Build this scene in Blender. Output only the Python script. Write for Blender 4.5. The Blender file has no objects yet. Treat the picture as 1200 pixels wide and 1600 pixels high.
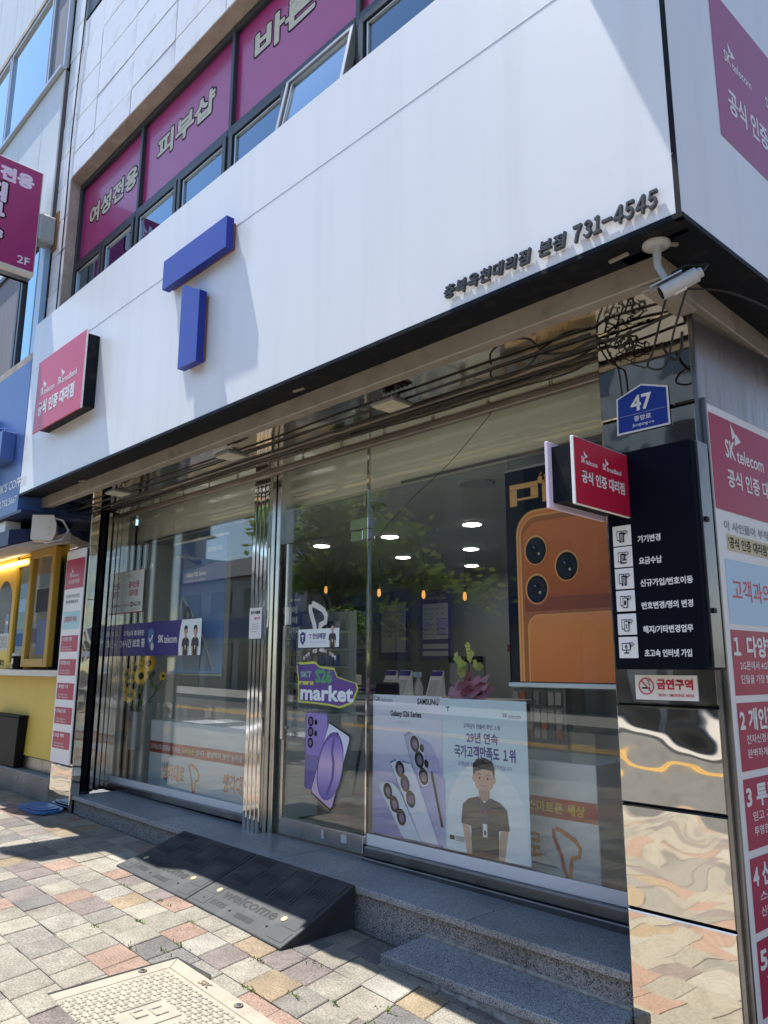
import bpy, math, random
from mathutils import Vector, Matrix
random.seed(7)
R = math.radians
scene = bpy.context.scene
# ---------------------------------------------------------------- camera
CAM = Vector((0.0, -3.76, 1.40))
pitch, roll = math.atan(242 / 1200), 0.0038
ang = math.atan(1190 / math.hypot(1200, 242))
fh = Vector((-math.cos(ang), math.sin(ang), 0)); rt = Vector((math.sin(ang), math.cos(ang), 0)); up = Vector((0, 0, 1))
F = fh * math.cos(pitch) + up * math.sin(pitch); U = -fh * math.sin(pitch) + up * math.cos(pitch)
cr, sr = math.cos(roll), math.sin(roll)
RX = rt * cr + U * sr; UY = U * cr - rt * sr
cd = bpy.data.cameras.new("camera"); cam = bpy.data.objects.new("camera", cd); scene.collection.objects.link(cam)
cam.matrix_world = Matrix((( RX.x, UY.x, -F.x, CAM.x), (RX.y, UY.y, -F.y, CAM.y), (RX.z, UY.z, -F.z, CAM.z), (0, 0, 0, 1)))
cd.sensor_fit = 'VERTICAL'; cd.sensor_height = 36; cd.lens = 27; cd.clip_start = 0.05; cd.clip_end = 2000
scene.camera = cam
# ---------------------------------------------------------------- light
to_sun = Vector((-4.1, -1.2, 12.6)).normalized()
w = bpy.data.worlds.new("World"); scene.world = w; w.use_nodes = True
nt = w.node_tree; bg = nt.nodes["Background"]
sky = nt.nodes.new("ShaderNodeTexSky"); sky.sky_type = 'NISHITA'; sky.sun_disc = False
sky.sun_elevation = math.asin(to_sun.z); sky.sun_rotation = math.atan2(to_sun.x, to_sun.y)
sky.air_density = 1.0; sky.dust_density = 0.25; sky.ozone_density = 1.0
nt.links.new(sky.outputs[0], bg.inputs[0]); bg.inputs[1].default_value = 0.14
sl = bpy.data.lights.new("sun", 'SUN'); sl.energy = 4.4; sl.angle = R(0.5); sl.color = (1, .96, .90)
so = bpy.data.objects.new("sun", sl); scene.collection.objects.link(so)
so.rotation_euler = to_sun.to_track_quat('Z', 'Y').to_euler(); so.location = (0, 0, 30)
scene.view_settings.view_transform = 'Standard'; scene.view_settings.look = 'None'
scene.view_settings.exposure = 1.13; scene.view_settings.gamma = 1
try: scene.view_settings.use_curve_mapping = False
except Exception: pass
scene.cycles.max_bounces = 10; scene.cycles.transparent_max_bounces = 16
scene.cycles.caustics_reflective = False; scene.cycles.caustics_refractive = False
scene.cycles.use_denoising = True

# ---------------------------------------------------------------- materials
MATS = {}
def mat(name, col, rough=.5, metal=0.0, spec=.5, trans=0.0, var=0.0, vscale=4.0, bump=0.0, bscale=30.0, bdist=.01, coat=0.0, stretch=None, detail=4.0, emit=0.0, dirt=None):
    """principled material; var mottles the base colour, bump is fine relief, dirt=(colour, scale, amount) stains"""
    if name in MATS: return MATS[name]
    m = bpy.data.materials.new(name); m.use_nodes = True; n = m.node_tree.nodes; l = m.node_tree.links
    b = n["Principled BSDF"]
    b.inputs["Base Color"].default_value = (*col, 1); b.inputs["Roughness"].default_value = rough
    b.inputs["Metallic"].default_value = metal; b.inputs["Specular IOR Level"].default_value = spec
    if trans: b.inputs["Subsurface Weight"].default_value = trans; b.inputs["Subsurface Radius"].default_value = (.05,.05,.02)
    if coat: b.inputs["Coat Weight"].default_value = coat; b.inputs["Coat Roughness"].default_value = .04
    if emit: b.inputs["Emission Color"].default_value = (*col, 1); b.inputs["Emission Strength"].default_value = emit
    vec = None
    if var or bump or dirt:
        tc = n.new("ShaderNodeTexCoord"); mp = n.new("ShaderNodeMapping"); l.new(tc.outputs["Object"], mp.inputs[0]); vec = mp.outputs[0]
        if stretch: mp.inputs["Scale"].default_value = stretch
    sock = None
    if var:
        t = n.new("ShaderNodeTexNoise"); t.inputs["Scale"].default_value = vscale; t.inputs["Detail"].default_value = detail; l.new(vec, t.inputs["Vector"])
        r = n.new("ShaderNodeMapRange"); r.inputs[1].default_value = .3; r.inputs[2].default_value = .7; r.inputs[3].default_value = 1 - var; r.inputs[4].default_value = 1 + var; l.new(t.outputs[0], r.inputs[0])
        mx = n.new("ShaderNodeMix"); mx.data_type = 'RGBA'; mx.blend_type = 'MULTIPLY'; mx.inputs[0].default_value = 1; mx.inputs[6].default_value = (*col, 1); l.new(r.outputs[0], mx.inputs[7]); sock = mx.outputs[2]
    if dirt:
        dc, ds, da = dirt
        t = n.new("ShaderNodeTexNoise"); t.inputs["Scale"].default_value = ds; t.inputs["Detail"].default_value = 6; l.new(vec, t.inputs["Vector"])
        r = n.new("ShaderNodeMapRange"); r.inputs[1].default_value = .52; r.inputs[2].default_value = .75; r.inputs[3].default_value = 0; r.inputs[4].default_value = da; l.new(t.outputs[0], r.inputs[0])
        mx = n.new("ShaderNodeMix"); mx.data_type = 'RGBA'; l.new(r.outputs[0], mx.inputs[0])
        if sock: l.new(sock, mx.inputs[6])
        else: mx.inputs[6].default_value = (*col, 1)
        mx.inputs[7].default_value = (*dc, 1); sock = mx.outputs[2]
    if sock: l.new(sock, b.inputs["Base Color"])
    if bump:
        t = n.new("ShaderNodeTexNoise"); t.inputs["Scale"].default_value = bscale; t.inputs["Detail"].default_value = detail; l.new(vec, t.inputs["Vector"])
        bp = n.new("ShaderNodeBump"); bp.inputs["Strength"].default_value = bump; bp.inputs["Distance"].default_value = bdist; l.new(t.outputs[0], bp.inputs["Height"]); l.new(bp.outputs[0], b.inputs["Normal"])
    MATS[name] = m; return m

def glass(name, tint=(.93, .96, .95), gain=1.8, rough=0.0, coat=(1, 1, 1)):
    m = bpy.data.materials.new(name); m.use_nodes = True; n = m.node_tree.nodes; l = m.node_tree.links
    n.remove(n["Principled BSDF"]); o = n["Material Output"]
    tr = n.new("ShaderNodeBsdfTransparent"); tr.inputs[0].default_value = (*tint, 1)
    gl = n.new("ShaderNodeBsdfGlossy"); gl.inputs["Roughness"].default_value = rough; gl.inputs[0].default_value = (*coat, 1)
    fr = n.new("ShaderNodeFresnel"); ge = n.new("ShaderNodeNewGeometry"); ir = n.new("ShaderNodeMapRange")
    ir.inputs[3].default_value = 1.5; ir.inputs[4].default_value = 1/1.5; l.new(ge.outputs["Backfacing"], ir.inputs[0]); l.new(ir.outputs[0], fr.inputs[0])
    mu = n.new("ShaderNodeMath"); mu.operation = 'MULTIPLY'; mu.use_clamp = True; mu.inputs[1].default_value = gain; l.new(fr.outputs[0], mu.inputs[0])
    mx = n.new("ShaderNodeMixShader"); l.new(mu.outputs[0], mx.inputs[0]); l.new(tr.outputs[0], mx.inputs[1]); l.new(gl.outputs[0], mx.inputs[2]); l.new(mx.outputs[0], o.inputs[0])
    MATS[name] = m; return m

def speckle(name, cols, scale, rough=.5, bump=.1):
    """granite: voronoi cells through a colour ramp"""
    m = bpy.data.materials.new(name); m.use_nodes = True; n = m.node_tree.nodes; l = m.node_tree.links; b = n["Principled BSDF"]
    tc = n.new("ShaderNodeTexCoord"); v = n.new("ShaderNodeTexVoronoi"); v.inputs["Scale"].default_value = scale; l.new(tc.outputs["Object"], v.inputs["Vector"])
    sp = n.new("ShaderNodeSeparateColor"); l.new(v.outputs["Color"], sp.inputs[0])
    cr_ = n.new("ShaderNodeValToRGB"); l.new(sp.outputs[0], cr_.inputs[0]); e = cr_.color_ramp; e.interpolation = 'CONSTANT'
    while len(e.elements) < len(cols): e.elements.new(.5)
    for k, (p, c) in enumerate(cols): e.elements[k].position = p; e.elements[k].color = (*c, 1)
    t = n.new("ShaderNodeTexNoise"); t.inputs["Scale"].default_value = 2.2; t.inputs["Detail"].default_value = 5; l.new(tc.outputs["Object"], t.inputs["Vector"])
    r = n.new("ShaderNodeMapRange"); r.inputs[1].default_value = .3; r.inputs[2].default_value = .7; r.inputs[3].default_value = .72; r.inputs[4].default_value = 1.15; l.new(t.outputs[0], r.inputs[0])
    mx = n.new("ShaderNodeMix"); mx.data_type = 'RGBA'; mx.blend_type = 'MULTIPLY'; mx.inputs[0].default_value = 1; l.new(cr_.outputs[0], mx.inputs[6]); l.new(r.outputs[0], mx.inputs[7]); l.new(mx.outputs[2], b.inputs["Base Color"])
    b.inputs["Roughness"].default_value = rough
    bp = n.new("ShaderNodeBump"); bp.inputs["Strength"].default_value = bump; bp.inputs["Distance"].default_value = .003; l.new(v.outputs["Distance"], bp.inputs["Height"]); l.new(bp.outputs[0], b.inputs["Normal"])
    MATS[name] = m; return m

def paver_mat():
    m = bpy.data.materials.new("paving"); m.use_nodes = True; n = m.node_tree.nodes; l = m.node_tree.links; b = n["Principled BSDF"]
    oi = n.new("ShaderNodeObjectInfo"); tc = n.new("ShaderNodeTexCoord")
    off = n.new("ShaderNodeVectorMath"); off.operation = 'SCALE'; off.inputs[0].default_value = (37, 91, 13); l.new(oi.outputs["Random"], off.inputs["Scale"])
    ad = n.new("ShaderNodeVectorMath"); l.new(tc.outputs["Object"], ad.inputs[0]); l.new(off.outputs[0], ad.inputs[1])
    r1 = n.new("ShaderNodeTexNoise"); r1.inputs["Scale"].default_value = 110; r1.inputs["Detail"].default_value = 3; l.new(ad.outputs[0], r1.inputs["Vector"])
    r2 = n.new("ShaderNodeTexNoise"); r2.inputs["Scale"].default_value = 9; r2.inputs["Detail"].default_value = 6; l.new(ad.outputs[0], r2.inputs["Vector"])
    a1 = n.new("ShaderNodeMapRange"); a1.inputs[1].default_value = .3; a1.inputs[2].default_value = .7; a1.inputs[3].default_value = .60; a1.inputs[4].default_value = 1.34; l.new(r1.outputs[0], a1.inputs[0])
    a2 = n.new("ShaderNodeMapRange"); a2.inputs[1].default_value = .3; a2.inputs[2].default_value = .72; a2.inputs[3].default_value = .80; a2.inputs[4].default_value = 1.08; l.new(r2.outputs[0], a2.inputs[0])
    m0 = n.new("ShaderNodeMath"); m0.operation = 'MULTIPLY'; l.new(a1.outputs[0], m0.inputs[0]); l.new(a2.outputs[0], m0.inputs[1])
    gp_ = n.new("ShaderNodeNewGeometry"); r3 = n.new("ShaderNodeTexNoise"); r3.inputs["Scale"].default_value = 1.7; r3.inputs["Detail"].default_value = 7; r3.inputs["Roughness"].default_value = .65; l.new(gp_.outputs["Position"], r3.inputs["Vector"])
    a3 = n.new("ShaderNodeMapRange"); a3.inputs[1].default_value = .35; a3.inputs[2].default_value = .62; a3.inputs[3].default_value = .74; a3.inputs[4].default_value = 1.06; l.new(r3.outputs[0], a3.inputs[0])
    mu = n.new("ShaderNodeMath"); mu.operation = 'MULTIPLY'; l.new(m0.outputs[0], mu.inputs[0]); l.new(a3.outputs[0], mu.inputs[1])
    mx = n.new("ShaderNodeMix"); mx.data_type = 'RGBA'; mx.blend_type = 'MULTIPLY'; mx.inputs[0].default_value = 1; l.new(oi.outputs["Color"], mx.inputs[6]); l.new(mu.outputs[0], mx.inputs[7]); l.new(mx.outputs[2], b.inputs["Base Color"])
    b.inputs["Roughness"].default_value = .85; b.inputs["Specular IOR Level"].default_value = .3
    bp = n.new("ShaderNodeBump"); bp.inputs["Strength"].default_value = .7; bp.inputs["Distance"].default_value = .006; l.new(r1.outputs[0], bp.inputs["Height"]); l.new(bp.outputs[0], b.inputs["Normal"])
    MATS["paving"] = m; return m

M = dict(
 fascia=mat("fascia_white", (.80, .815, .835), .34, var=.02, vscale=3.0, stretch=(1.0, 1.0, .06), dirt=((.66, .66, .65), 7.0, .3)),
 blk=mat("black_paint", (.006, .008, .012), .55, spec=.15, dirt=((.07, .065, .055), 11, .3)),
 navy=mat("navy_board", (.003, .004, .011), .45, spec=.1),
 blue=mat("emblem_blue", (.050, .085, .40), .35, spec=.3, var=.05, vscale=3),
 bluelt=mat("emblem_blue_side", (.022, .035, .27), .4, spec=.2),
 redsign=mat("sign_red", (.55, .045, .115), .3),
 redfilm=mat("film_red", (.36, .03, .105), .35),
 crim=mat("crimson_print", (.40, .012, .07), .4),
 redlight=mat("sign_red_face", (.60, .065, .125), .35, spec=.3, var=.04, vscale=3),
 white=mat("white_print", (.82, .82, .82), .45),
 wplast=mat("white_plastic", (.70, .70, .68), .4, var=.06, vscale=6),
 offw=mat("cream_plastic", (.62, .59, .52), .45, var=.08, vscale=5),
 charc=mat("letter_charcoal", (.035, .04, .048), .45),
 steel=mat("steel_brushed", (.58, .575, .56), .22, 1.0, bump=.15, bscale=3, bdist=.02, dirt=((.3, .28, .25), 6, .4)),
 mirror=mat("steel_polished", (.70, .655, .57), .03, 1.0, bump=.22, bscale=3.0, bdist=.04, detail=1.2, dirt=((.42,.39,.34), 14, .35)),
 mirror2=mat("steel_polished_fin", (.60, .58, .55), .06, 1.0, bump=.3, bscale=5, bdist=.012, detail=1.0, stretch=(1, 1, .5)),
 dsteel=mat("steel_dark", (.25, .25, .25), .32, 1.0, var=.1, vscale=3, dirt=((.10, .095, .085), 7, .6)),
 beam=mat("beam_paint", (.30, .27, .225), .5, var=.12, vscale=4, dirt=((.16, .14, .11), 9, .6)),
 soffit=mat("soffit_steel", (.66, .62, .54), .07, 1.0, bump=.3, bscale=2.2, bdist=.02, detail=1.5),
 rail=mat("grille_rail", (.30, .265, .225), .38, .85, var=.15, vscale=6, dirt=((.16, .12, .09), 12, .5)),
 rubber=mat("rubber_black", (.027, .030, .034), .6, var=.25, vscale=5, bump=.2, bscale=90, bdist=.002, dirt=((.075, .072, .066), 5, .6)),
 rubdk=mat("rubber_recess", (.008, .009, .010), .7),
 refl=mat("reflector_cream", (.46, .39, .22), .35),
 tile=mat("wall_tile", (.80, .78, .775), .34, var=.05, vscale=2.5, dirt=((.5, .46, .43), 4, .5)),
 grout=mat("grout_dark", (.13, .12, .135), .9, var=.1),
 conc=mat("concrete_reveal", (.42, .37, .32), .8, var=.2, vscale=5, bump=.4, bscale=18, bdist=.012, dirt=((.55, .52, .48), 7, .8)),
 gframe=mat("window_grey_frame", (.035, .042, .048), .4, .2),
 film=mat("magenta_film", (.42, .030, .165), .3, coat=.25, var=.08, vscale=1.2),
 cream=mat("cream_letter", (.66, .58, .40), .4, var=.12, vscale=30),
 magsign=mat("magenta_sign", (.32, .022, .15), .4),
 pink=mat("lilac_letter", (.72, .62, .78), .4),
 clad=mat("cladding_panel", (.60, .61, .60), .42, var=.04, vscale=1.5, stretch=(1, 1, .3), dirt=((.42, .40, .37), 4, .35)),
 alu=mat("aluminium", (.52, .53, .54), .35, .8),
 cafeblue=mat("cafe_blue", (.055, .125, .36), .42, var=.04, vscale=3),
 cafenavy=mat("cafe_navy", (.010, .022, .085), .5),
 yellow=mat("yellow_paint", (.62, .40, .035), .45, var=.05, vscale=3),
 yelpale=mat("yellow_wall", (.70, .52, .10), .55, var=.06, vscale=2.5),
 yelline=mat("road_yellow", (.72, .40, .03), .7, var=.2, vscale=14),
 asphalt=mat("asphalt", (.105, .104, .10), .85, var=.25, vscale=90, bump=.4, bscale=120, bdist=.006, dirt=((.15, .148, .14), 1.5, .6)),
 mortar=mat("joint_sand", (.085, .075, .060), .95, var=.3, vscale=40),
 kerb=mat("kerb_stone", (.36, .35, .33), .8, var=.15, vscale=20),
 cover=mat("cover_cream", (.30, .275, .215), .7, var=.10, vscale=12, bump=.3, bscale=150, bdist=.002, dirt=((.40, .34, .25), 8, .6)),
 dirtline=mat("cover_groove", (.16, .125, .085), .9),
 lid=mat("lid_blue", (.028, .14, .36), .42, var=.1, vscale=8, dirt=((.12, .22, .36), 10, .5)),
 wall=mat("interior_wall", (.46, .50, .485), .7, var=.03),
 ceil=mat("interior_ceiling", (.38, .42, .41), .75),
 floor=mat("interior_floor", (.34, .33, .31), .3, var=.08, vscale=3),
 bulk=mat("bulkhead_pale", (.80, .82, .70), .6, var=.03),
 cab=mat("cabinet_white", (.80, .84, .82), .35),
 cabred=mat("cabinet_red", (.40, .055, .035), .4),
 ora=mat("orange_print", (.92, .27, .06), .35),
 oraL=mat("orange_light_print", (.95, .50, .17), .3),
 oraD=mat("orange_deep_print", (.66, .17, .035), .35),
 yl=mat("yellow_print", (.78, .58, .06), .5),
 ink=mat("ink_black", (.008, .008, .010), .5, spec=.12),
 grey=mat("grey_print", (.28, .29, .31), .5),
 greyl=mat("grey_light_print", (.55, .57, .59), .5),
 lilac=mat("lilac_print", (.44, .45, .72), .45), lilacD=mat("lilac_deep_print", (.26, .26, .55), .45), lilacL=mat("lilac_light_print", (.74, .78, .93), .4),
 icy=mat("icy_print", (.62, .72, .80), .4), skyb=mat("sky_print", (.46, .66, .84), .45), skyp=mat("pale_sky_print", (.66, .82, .92), .45), skyl=mat("light_sky_print", (.80, .90, .94), .45),
 indigo=mat("indigo_print", (.035, .03, .26), .4), indD=mat("indigo_deep_print", (.035, .03, .20), .4),
 navyp=mat("navy_print", (.02, .045, .16), .45), midb=mat("mid_blue_print", (.10, .20, .42), .45),
 addr=mat("address_blue", (.008, .035, .30), .35),
 skin=mat("skin_print", (.62, .40, .30), .5), skinD=mat("skin_shade_print", (.50, .30, .22), .5), hair=mat("hair_print", (.025, .022, .02), .5), shirt=mat("shirt_print", (.05, .052, .05), .5),
 purp=mat("purple_print", (.12, .06, .30), .4), lime=mat("lime_print", (.58, .66, .10), .45), grn=mat("green_print", (.08, .36, .14), .45),
 vio=mat("violet_print", (.30, .24, .60), .35), vioD=mat("violet_deep_print", (.13, .10, .36), .35), vioL=mat("violet_light_print", (.66, .48, .68), .35), plum=mat("plum_print", (.17, .13, .22), .35),
 tan=mat("tan_print", (.62, .54, .34), .5),
 orastr=mat("orange_stroke", (.72, .26, .08), .4), redstr=mat("red_stroke", (.50, .05, .06), .4),
 petal=mat("petal_yellow", (.88, .56, .04), .6), seed=mat("seed_brown", (.03, .016, .008), .8), leaf=mat("leaf_green", (.06, .13, .025), .5, var=.3, vscale=8), leafy=mat("leaf_yellow_green", (.20, .34, .05), .5, var=.35, vscale=5),
 orch=mat("orchid_lime", (.60, .66, .16), .55), bow=mat("bow_pink", (.95, .40, .50), .45), pot=mat("pot_lilac", (.55, .40, .55), .4),
 bark=mat("bark", (.13, .095, .065), .9, var=.3, vscale=12),
 cable=mat("cable_black", (.016, .015, .014), .5), grlamp=mat("lamp_grey", (.20, .195, .185), .5, .3),
 lampglass=mat("lamp_lens", (.62, .58, .44), .3, var=.15, vscale=15),
 galv=mat("camera_white", (.42, .44, .45), .35, var=.1, vscale=9),
 bulb=mat("bulb_amber", (1.0, .45, .12), .4, emit=.4), lampon=mat("lamp_on", (1.0, .98, .94), .4, emit=14.0),
 striplight=mat("strip_on", (1.0, .78, .42), .4, emit=5.0),
 wood=mat("wood_tan", (.35, .2, .1), .5, var=.2, vscale=8),
 rust=mat("rust_stain", (.22, .10, .04), .8),
 bgrey=mat("opposite_grey", (.18, .19, .20), .7, var=.08), bwhite=mat("opposite_white", (.62, .62, .60), .6, var=.05), bblue=mat("opposite_blue", (.03, .06, .2), .5), broof=mat("roof_dark", (.05, .052, .055), .6, var=.2, vscale=9), bpanel=mat("opposite_panel", (.34, .36, .36), .6), bdark=mat("opposite_window", (.03, .035, .04), .1),
 curt=mat("curtain_grey", (.22, .22, .25), .8, var=.12, vscale=4, stretch=(5, 5, .2)), moss=mat("weed_green", (.11, .17, .03), .7, var=.3, vscale=20),
 desk=mat("desk_grey", (.22, .23, .24), .4),
)
M['glass'] = glass("shop_glass", (.97, .985, .975), 1.0)
M['uglass'] = glass("upper_glass", (.10, .13, .16), 3.0, 0.0, (.62, .82, .98))
def leafmat(name, col, tr):
    m = mat(name, col, .45, var=.35, vscale=5); n = m.node_tree.nodes; l = m.node_tree.links
    b = n["Principled BSDF"]; o = n["Material Output"]; t = n.new("ShaderNodeBsdfTranslucent"); t.inputs[0].default_value = (*tr, 1)
    mx = n.new("ShaderNodeMixShader"); mx.inputs[0].default_value = .45; l.new(b.outputs[0], mx.inputs[1]); l.new(t.outputs[0], mx.inputs[2]); l.new(mx.outputs[0], o.inputs[0]); return m
M['tleaf'] = leafmat("tree_leaf", (.10, .20, .035), (.20, .30, .05)); M['tleaf2'] = leafmat("tree_leaf_light", (.16, .28, .05), (.30, .42, .08))
def printgrad(name, z0, z1, stops, rough=.4, axis=2):
    """printed colour blend between two heights of the sheet"""
    m = mat(name, stops[0][1], rough); n = m.node_tree.nodes; l = m.node_tree.links; g_ = n.new("ShaderNodeNewGeometry"); sp = n.new("ShaderNodeSeparateXYZ"); l.new(g_.outputs["Position"], sp.inputs[0])
    r = n.new("ShaderNodeMapRange"); r.inputs[1].default_value = z0; r.inputs[2].default_value = z1; l.new(sp.outputs[axis], r.inputs[0])
    c = n.new("ShaderNodeValToRGB"); l.new(r.outputs[0], c.inputs[0]); e = c.color_ramp.elements
    while len(e) < len(stops): e.new(.5)
    for k, (p, q) in enumerate(stops): e[k].position = p; e[k].color = (*q, 1)
    l.new(c.outputs[0], n["Principled BSDF"].inputs["Base Color"]); return m
M['satin'] = mat('steel_satin', (.40,.40,.40), .3, 1.0, bump=.15, bscale=4, bdist=.02, var=.1, vscale=3, stretch=(4,4,.4))
M['alud'] = mat('aluminium_dull', (.36,.37,.38), .4, .6)
M['bglass'] = glass('blue_glass', (.06,.12,.20), 2.6, 0.0, (.74, .88, .97))
M['granite'] = speckle("granite", [(0, (.06, .065, .07)), (.18, (.20, .215, .23)), (.45, (.30, .315, .33)), (.75, (.38, .39, .40))], 260, .38)
M['granite2'] = speckle("granite_rough", [(0, (.07, .065, .065)), (.25, (.20, .195, .19)), (.5, (.29, .28, .275)), (.8, (.37, .36, .35))], 210, .75, .35)
M['pav'] = paver_mat()

# ---------------------------------------------------------------- mesh helpers
COL = scene.collection
WL = {}                                             # world location of every Empty
def V(*a): return Vector(a)
class MB:
    def __init__(s): s.v = []; s.f = []; s.m = []; s.ms = []; s.sm = []
    def mi(s, m):
        if m not in s.ms: s.ms.append(m)
        return s.ms.index(m)
    def add(s, vs, fs, m, smooth=False):
        o = len(s.v); k = s.mi(m); s.v += [tuple(p) for p in vs]
        for f in fs: s.f.append(tuple(i + o for i in f)); s.m.append(k); s.sm.append(smooth)
        return s
    def box(s, x0, y0, z0, x1, y1, z1, m):
        if x0 > x1: x0, x1 = x1, x0
        if y0 > y1: y0, y1 = y1, y0
        if z0 > z1: z0, z1 = z1, z0
        return s.add([(x0,y0,z0),(x1,y0,z0),(x1,y1,z0),(x0,y1,z0),(x0,y0,z1),(x1,y0,z1),(x1,y1,z1),(x0,y1,z1)], [(0,3,2,1),(4,5,6,7),(0,1,5,4),(1,2,6,5),(2,3,7,6),(3,0,4,7)], m)
    def fbox(s, fr, u0, v0, n0, u1, v1, n1, m):
        o, u, v, n = fr
        P = [o + u*a + v*b + n*c for c in (n0, n1) for (a, b) in ((u0,v0),(u1,v0),(u1,v1),(u0,v1))]
        return s.add(P, [(0,3,2,1),(4,5,6,7),(0,1,5,4),(1,2,6,5),(2,3,7,6),(3,0,4,7)], m)
    def prism(s, fr, pts, n0, n1, m, side=None):
        o, u, v, n = fr; k = len(pts)
        P = [o + u*a + v*b + n*n0 for a, b in pts] + [o + u*a + v*b + n*n1 for a, b in pts]
        s.add(P, [tuple(range(k, 2*k))], m)
        s.add(P, [tuple(reversed(range(k)))] + [(i, (i+1) % k, k + (i+1) % k, k + i) for i in range(k)], side or m)
        return s
    def quad(s, a, b, c, d, m): return s.add([a, b, c, d], [(0,1,2,3)], m)
    def tube(s, pts, r, m, n=8, caps=True, r1=None):
        pts = [Vector(p) for p in pts]; vs = []; fs = []; K = len(pts)
        for i, p in enumerate(pts):
            t = (pts[min(i+1, K-1)] - pts[max(i-1, 0)]).normalized()
            a = t.orthogonal().normalized() if i == 0 else (pa - t * pa.dot(t)).normalized()
            pa = a; b = t.cross(a); rr = r if r1 is None else r + (r1 - r) * i / (K - 1)
            for j in range(n):
                an = 2*math.pi*j/n; vs.append(p + (a*math.cos(an) + b*math.sin(an)) * rr)
        for i in range(K-1):
            for j in range(n): fs.append((i*n+j, i*n+(j+1) % n, (i+1)*n+(j+1) % n, (i+1)*n+j))
        s.add(vs, fs, m, True)
        if caps: s.add(vs, [tuple(reversed(range(n))), tuple(range((K-1)*n, K*n))], m)
        return s
    def lathe(s, o, ax, prof, m, n=20):
        o = Vector(o); ax = Vector(ax).normalized(); a = ax.orthogonal().normalized(); b = ax.cross(a); vs = []; fs = []
        for (r, h) in prof:
            for j in range(n):
                t = 2*math.pi*j/n; vs.append(o + ax*h + (a*math.cos(t) + b*math.sin(t)) * r)
        for i in range(len(prof)-1):
            for j in range(n): fs.append((i*n+j, i*n+(j+1) % n, (i+1)*n+(j+1) % n, (i+1)*n+j))
        s.add(vs, fs, m, True); s.add(vs, [tuple(reversed(range(n))), tuple(range((len(prof)-1)*n, len(prof)*n))], m); return s
    def mesh(s, name, off=(0,0,0)):
        me = bpy.data.meshes.new(name); off = Vector(off)
        me.from_pydata([Vector(p) - off for p in s.v], [], s.f)
        for m in s.ms: me.materials.append(m)
        me.polygons.foreach_set("material_index", s.m); me.polygons.foreach_set("use_smooth", s.sm); me.update(); return me
    def build(s, name, parent=None, bevel=0.0, seg=1):
        off = WL.get(parent.name, Vector()) if parent else Vector()
        if parent is None:
            xs = [p[0] for p in s.v]; ys = [p[1] for p in s.v]; zs = [p[2] for p in s.v]
            off = Vector(((min(xs)+max(xs))/2, (min(ys)+max(ys))/2, min(zs)))
        o = bpy.data.objects.new(name, s.mesh(name, off)); COL.objects.link(o)
        if parent: o.parent = parent; WL[o.name] = off.copy()
        else: o.location = off; WL[o.name] = off
        if bevel:
            b = o.modifiers.new("bevel", 'BEVEL'); b.width = bevel; b.segments = seg; b.limit_method = 'ANGLE'; b.angle_limit = R(40)
        return o
def tag(o, label=None, cat=None, group=None, kind=None):
    if label: o['label'] = label
    if cat: o['category'] = cat
    if group: o['group'] = group
    if kind: o['kind'] = kind
    return o
def thing(name, label, cat, loc=(0,0,0), group=None, kind=None):
    o = bpy.data.objects.new(name, None); COL.objects.link(o); o.location = loc; o.empty_display_size = .1
    WL[o.name] = Vector(loc); return tag(o, label, cat, group, kind)
def part(mb, name, parent, bevel=0.0): return mb.build(name, parent, bevel)
def copy_tree(o, d, parent=None):
    c = o.copy(); COL.objects.link(c)
    if parent: c.parent = parent
    else: c.location = Vector(o.location) + Vector(d)
    WL[c.name] = WL.get(o.name, Vector()) + Vector(d)
    for ch in o.children: copy_tree(ch, d, c)
    return c
TX = {}
def glyphs(s, bold=0.0, shear=0.0):
    k = (s, bold, shear)
    if k not in TX:
        c = bpy.data.curves.new('lettering', 'FONT'); c.body = s; c.offset = bold; c.resolution_u = 2; c.shear = shear
        o = bpy.data.objects.new('lettering', c); me = o.to_mesh()
        vs = [v.co.copy() for v in me.vertices]; fs = [tuple(p.vertices) for p in me.polygons]
        ed = {}
        for f in fs:
            for i in range(len(f)):
                e = (f[i], f[(i+1) % len(f)]); ed[e] = 1
        bd = [e for e in ed if (e[1], e[0]) not in ed]
        o.to_mesh_clear(); bpy.data.objects.remove(o); bpy.data.curves.remove(c)
        x0 = min(v.x for v in vs); x1 = max(v.x for v in vs); y0 = min(v.y for v in vs); y1 = max(v.y for v in vs)
        TX[k] = ([((v.x-x0)/(x1-x0), (v.y-y0)/(y1-y0)) for v in vs], fs, bd, (x1-x0)/(y1-y0))
    return TX[k]
LS = .0009
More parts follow.
